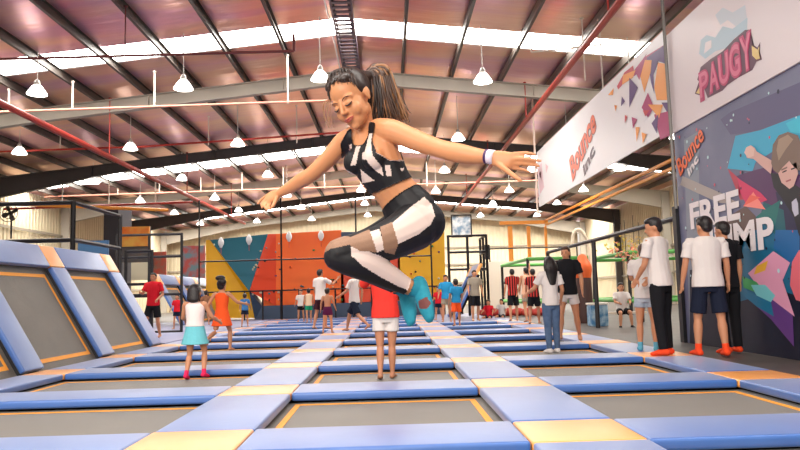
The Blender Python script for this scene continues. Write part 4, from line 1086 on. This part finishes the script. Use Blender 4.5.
def build_far():
    YP = mat('poster_orange', (246,120,40), .5, noise=((250,196,90), 1.2, .12)); CP = mat('poster_multi', (110,150,170), .5, noise=((190,90,90), 2.2, .08))
    def box(name, lo, hi, m, label, cat, bev=0):
        c = [(a+b)/2 for a,b in zip(lo,hi)]; bm = bmesh.new()
        bx(bm, tuple(a-b for a,b in zip(lo,c)), tuple(a-b for a,b in zip(hi,c)))
        if bev: bmesh.ops.bevel(bm, geom=list(bm.edges), offset=bev, segments=3, affect='EDGES')
        o = obj(name, bm, m); o.location = c; return tag(o, label, cat)
    def byw(name, x0,y0,x1,y1,Y,th,m,label,cat,floor=False, bev=0):
        a = W(x0,y0,Y); b = W(x1,y1,Y); z0 = -.01 if floor else b.z
        return box(name, (a.x,Y,z0),(b.x,Y+th,a.z), m, label, cat, bev)
    # dark tower behind the red man, posters
    byw('equipment_tower', 104,206,117,320,30.5,1.6, mat('tower_dark',(52,50,58),.6), 'tall dark grey boxy tower left of the orange poster', 'tower', True)
    p = byw('poster', 121,227,149,246,30.6,.1, YP, 'glowing orange and yellow poster board high at the left end', 'poster')
    byw('dark_panel', 119.5,227,150,262,30.7,.08, mat('panel_grey',(96,92,92),.6), 'grey board under the orange poster', 'board')
    byw('picture_board', 183,246,205,288,31.8,.06, CP, 'colourful picture board left of the yellow climbing panel', 'board', True)
    byw('picture_board', 152,252,166,286,31.4,.06, mat('poster_brown',(150,110,90),.5, noise=((200,80,60),3,.1)), 'brown and red picture board behind the slanted trampolines', 'board')
    byw('window_frame_unit', 128,250,148,280,33,.05, mat('pale_panel',(190,182,160),.5), 'pale barred partition behind the left black frame', 'partition')
    byw('blue_panel', 78,241,108,268,24,.08, mat('blue_board',(52,96,138),.5), 'blue board above the second top pad of the angled trampolines', 'board', True)
    # wide pale partition and pictures at the right rear
    byw('white_partition', 486,262,562,320,34,.12, mat('partition_white',(226,214,200),.6), 'long white partition behind the striped shirts', 'partition', True)
    r = byw('notice_board', 452,216,471,236,33,.06, mat('poster_grey',(228,232,236),.5, noise=((120,150,180),3,.1)), 'white poster with pale blue picture in a thin frame over the tall black frame', 'poster')
    a = W(452,216,32.98); b = W(471,236,32.98); bm = bmesh.new(); lc = r.location
    for lo,hi in (((a.x-.06,0,b.z-.06),(a.x,.05,a.z+.06)),((b.x,0,b.z-.06),(b.x+.06,.05,a.z+.06)),((a.x,0,a.z),(b.x,.05,a.z+.06)),((a.x,0,b.z-.06),(b.x,.05,b.z))):
        bx(bm, (lo[0]-lc[0],-.06,lo[2]-lc[2]),(hi[0]-lc[0],-.03,hi[2]-lc[2]))
    obj('frame', bm, BLK, r)
    q = W(487.5,252,33); o = box('wall_speaker', (q.x-.12,33,q.z-.35),(q.x+.12,33.2,q.z+.35), BLK, 'small black loudspeaker right of the tall black frame', 'speaker', .02)
    fence('thin dark rail over the white partition', [(5.1,35),(9.5,35)], 0, 3.05, (3.02,), 4.4, .03)
    # orange steel: portal with hanging pads
    OB = mat('orange_steel', (246,160,60), .5)
    f = empty('orange_portal', (7.0,41,0), 0, 'orange beam carrying three hanging orange pads above the white partition', 'frame'); oo = V((7,41,0))
    bm = bmesh.new(); a = W(500,223,41)-oo; b = W(548,221,41)-oo; bx(bm, (a.x,0,a.z-.1),(b.x,.25,a.z+.1)); obj('beam', bm, OB, f)
    for x0,x1,y1 in ((508,514,262),(527,532,262),(544.5,548.5,258)):
        bm = bmesh.new(); a = W(x0,226,41)-oo; b = W(x1,y1,41)-oo; bx(bm, (a.x,.02,b.z),(b.x,.24,a.z)); bmesh.ops.bevel(bm, geom=list(bm.edges), offset=.04, segments=2, affect='EDGES'); obj('hanging_pad', bm, OB, f)
    for dz, lab in ((0,'upper orange roof-high beam running from the far portal towards the mural'),(-.28,'lower orange beam just under the other long orange beam')):
        bm = bmesh.new(); bx(bm, (9.3,20,4.95+dz),(9.42,41,5.04+dz)); o = obj('orange_beam', bm, OB); tag(o, lab, 'beam')
    bm = bmesh.new(); tube(bm, V((-16.8,20,4.15)), V((-9.4,30,4.75)), .07); o = obj('orange_beam', bm, OB); tag(o, 'orange pipe slanting along the left wall behind the black rails', 'pipe')
    # green obstacle frames
    GN = mat('green_steel', (96,176,84), .5)
    def gframe(label, x0,x1,ya,yb,zt):
        f = empty('obstacle_frame', (x0,ya,0), 0, label, 'frame'); o = V((x0,ya,0))
        for z in (zt,.45):
            for p,q in (((x0,ya),(x1,ya)),((x0,ya),(x0,yb)),((x1,ya),(x1,yb)),((x0,yb),(x1,yb))):
                bm = bmesh.new(); a = V((p[0],p[1],z))-o; b = V((q[0],q[1],z))-o; tube(bm, a, b, .07, 8); obj('rail', bm, GN, f)
        for p in ((x0,ya),(x1,ya),(x0,yb),(x1,yb),((x0+x1)/2,ya)):
            bm = bmesh.new(); a = V((p[0],p[1],-.01))-o; b = V((p[0],p[1],zt))-o; tube(bm, a, b, .06, 8); obj('post', bm, BLK, f)
    gframe('green topped climbing frame right of the striped shirts', 5.2, 7.6, 26, 32, 2.05)
    gframe('green railed obstacle course behind the seated boy', 8.0, 13.0, 23.2, 29, 2.05)
    # coloured clutter of the obstacle course
    rn = random.Random(8)
    for k,(px,py,Y,c,cn) in enumerate(((616,246,22,(196,178,60),'yellow green'),(634,243,22.5,(210,170,70),'gold'),(640,252,21,(170,150,80),'olive'),(626,262,23,(200,120,90),'rust'))):
        q = W(px,py-(9 if px==626 else 0),Y-(4 if px==626 else 0)); r = empty('hanging_plant', q, 0, f'{cn} leafy decoration hanging over the obstacle course', 'decoration')
        bm = bmesh.new()
        for i in range(40):
            d = V((rn.gauss(0,.22), rn.gauss(0,.15), rn.gauss(0,.14))); s = .07
            t = V((rn.uniform(-1,1),rn.uniform(-1,1),rn.uniform(-1,1))).normalized(); u = t.orthogonal().normalized()
            bm.faces.new([bm.verts.new(d+t*s), bm.verts.new(d+u*s*.5), bm.verts.new(d-t*s), bm.verts.new(d-u*s*.5)])
        obj('foliage', bm, mat('leaf_'+cn, c, .6), r)
        bm = bmesh.new(); tube(bm, V((0,0,0)), V((0,0,.9)), .01); obj('cord', bm, BLK, r)
    bm = bmesh.new(); loft(bm, [W(592,322,19), W(591,290,19), W(590,255,19), W(586,238,19), W(580,230,19), W(574,232,19), W(572,245,19)], [.05]*7, seg=8)
    o = obj('rope_arch', bm, mat('white_rope',(236,222,196),.7), smooth=True); tag(o, 'white rope arch hanging behind the woman in black tshirt', 'rope')
    q = W(583,272,18.4)
    r = empty('punch_bag', (q.x,18.4,0), 0, 'orange topped dark padded bag behind the woman in black tshirt', 'punch bag')
    bm = bmesh.new(); loft(bm, [(0,0,.05),(0,0,.6),(0,0,1.2)], [.2,.22,.20]); obj('bag', bm, mat('bag_dark',(70,44,40),.6), r, True)
    bm = bmesh.new(); loft(bm, [(0,0,1.2),(0,0,1.45),(0,0,1.66)], [.21,.24,.14]); obj('cap', bm, mat('bag_orange',(230,100,40),.5), r, True)
    # blue bin, bench, red bumpers
    a = W(591,304,16.5); b = W(609,326,16.5)
    r = empty('storage_bin', ((a.x+b.x)/2,16.5,-.01), 0, 'blue and white printed storage bin behind the fence', 'bin'); w = (b.x-a.x)/2
    bm = bmesh.new(); bx(bm, (-w,0,0),(w,.4,.50)); bmesh.ops.bevel(bm, geom=list(bm.edges), offset=.02, segments=2, affect='EDGES'); obj('tub', bm, mat('bin_blue',(70,130,176),.4,noise=((170,200,216),6,.1)), r)
    bm = bmesh.new(); bx(bm, (-w-.02,-.02,.50),(w+.02,.42,.55)); bmesh.ops.bevel(bm, geom=list(bm.edges), offset=.015, segments=2, affect='EDGES'); obj('lid', bm, mat('bin_lid',(226,220,210),.4), r)
    p = G(624,322,0)
    r = empty('bench', (p.x,p.y+.1,-.01), 0, 'low white bench under the seated boy', 'bench')
    bm = bmesh.new(); bx(bm, (-.6,-.15,.22),(.6,.15,.27)); obj('seat', bm, mat('bench_white',(220,206,190),.5), r)
    for s in (-.5,.5):
        bm = bmesh.new(); bx(bm, (s-.03,-.12,0),(s+.03,.12,.22)); obj('leg', bm, BLK, r)
    RB = mat('red_cushion', (206,66,54), .5)
    pr = None
    for k in range(7):
        q = G(490+11*k, 316.5, 0); 
        if pr is None:
            bm = bmesh.new(); loft(bm, [(-.16,0,.13),(0,0,.15),(.16,0,.13)], [.12,.15,.12]); pr = o = obj('floor_cushion', bm, RB, smooth=True)
        else: o = copyobj(pr)
        o.location = (q.x, q.y+.9, -.01)
        tag(o, f'low red floor cushion in front of the white partition, {ORD[k]} from the left', 'cushion', 'red floor cushions')
    # wall fan at upper left
    q = W(10,213,26)
    r = empty('wall_fan', q, 0, 'black industrial wall fan at the upper left behind the rails', 'fan')
    for i,(rr) in enumerate((.34,.22,.10)):
        bm = bmesh.new()
        P_ = [V((rr*math.cos(2*PI*k/20), -.1, rr*math.sin(2*PI*k/20))) for k in range(21)]
        loft(bm, P_, [.012]*21, seg=6, sub=1, round_caps=False); obj('cage_ring', bm, BLK, r)
    for k in range(4):
        bm = bmesh.new(); a = PI/2*k+.4; d = V((math.cos(a),0,math.sin(a))); u = V((-math.sin(a),.35,math.cos(a))).normalized()
        loft(bm, [d*.05, d*.2, d*.31], [(.04,.006),(.09,.006),(.06,.005)], side=u); obj('blade', bm, mat('fan_blade',(60,56,52),.4), r, True)
    bm = bmesh.new(); ell(bm, (0,.05,0), (.08,.14,.08)); obj('motor', bm, BLK, r, True)
    bm = bmesh.new(); tube(bm, V((0,.1,-.05)), V((-.2,.5,-.9)), .03); obj('bracket', bm, BLK, r)
# ------------------------------------------------------------------ light
def build_light():
    w = bpy.data.worlds.new('world'); bpy.context.scene.world = w; w.use_nodes = True
    w.node_tree.nodes['Background'].inputs['Color'].default_value = lin((255,244,232)); w.node_tree.nodes['Background'].inputs['Strength'].default_value = .5
    def area(name, loc, rot, sx, sy, e, col):
        d = bpy.data.lights.new(name, 'AREA'); d.shape = 'RECTANGLE'; d.size = sx; d.size_y = sy; d.energy = e; d.color = col
        o = bpy.data.objects.new(name, d); C.objects.link(o); o.location = loc; o.rotation_euler = rot; return o
    # soft fill light added high on the left behind the photographer, source unseen
    area('front_fill', (-4.5,YF-.3,4.6), (math.radians(68),0,math.radians(-12)), 10, 3.0, 720, (1,.95,.88))
sc = bpy.context.scene
sc.view_settings.view_transform = 'Standard'; sc.view_settings.look = 'None'; sc.view_settings.gamma = 1.0; sc.view_settings.use_curve_mapping = False
sc.view_settings.exposure = 0.9
build_people(); build_jumper()
build_court(); build_hall(); build_mural(); build_banners(); build_fences(); build_climb(); build_far(); build_light()
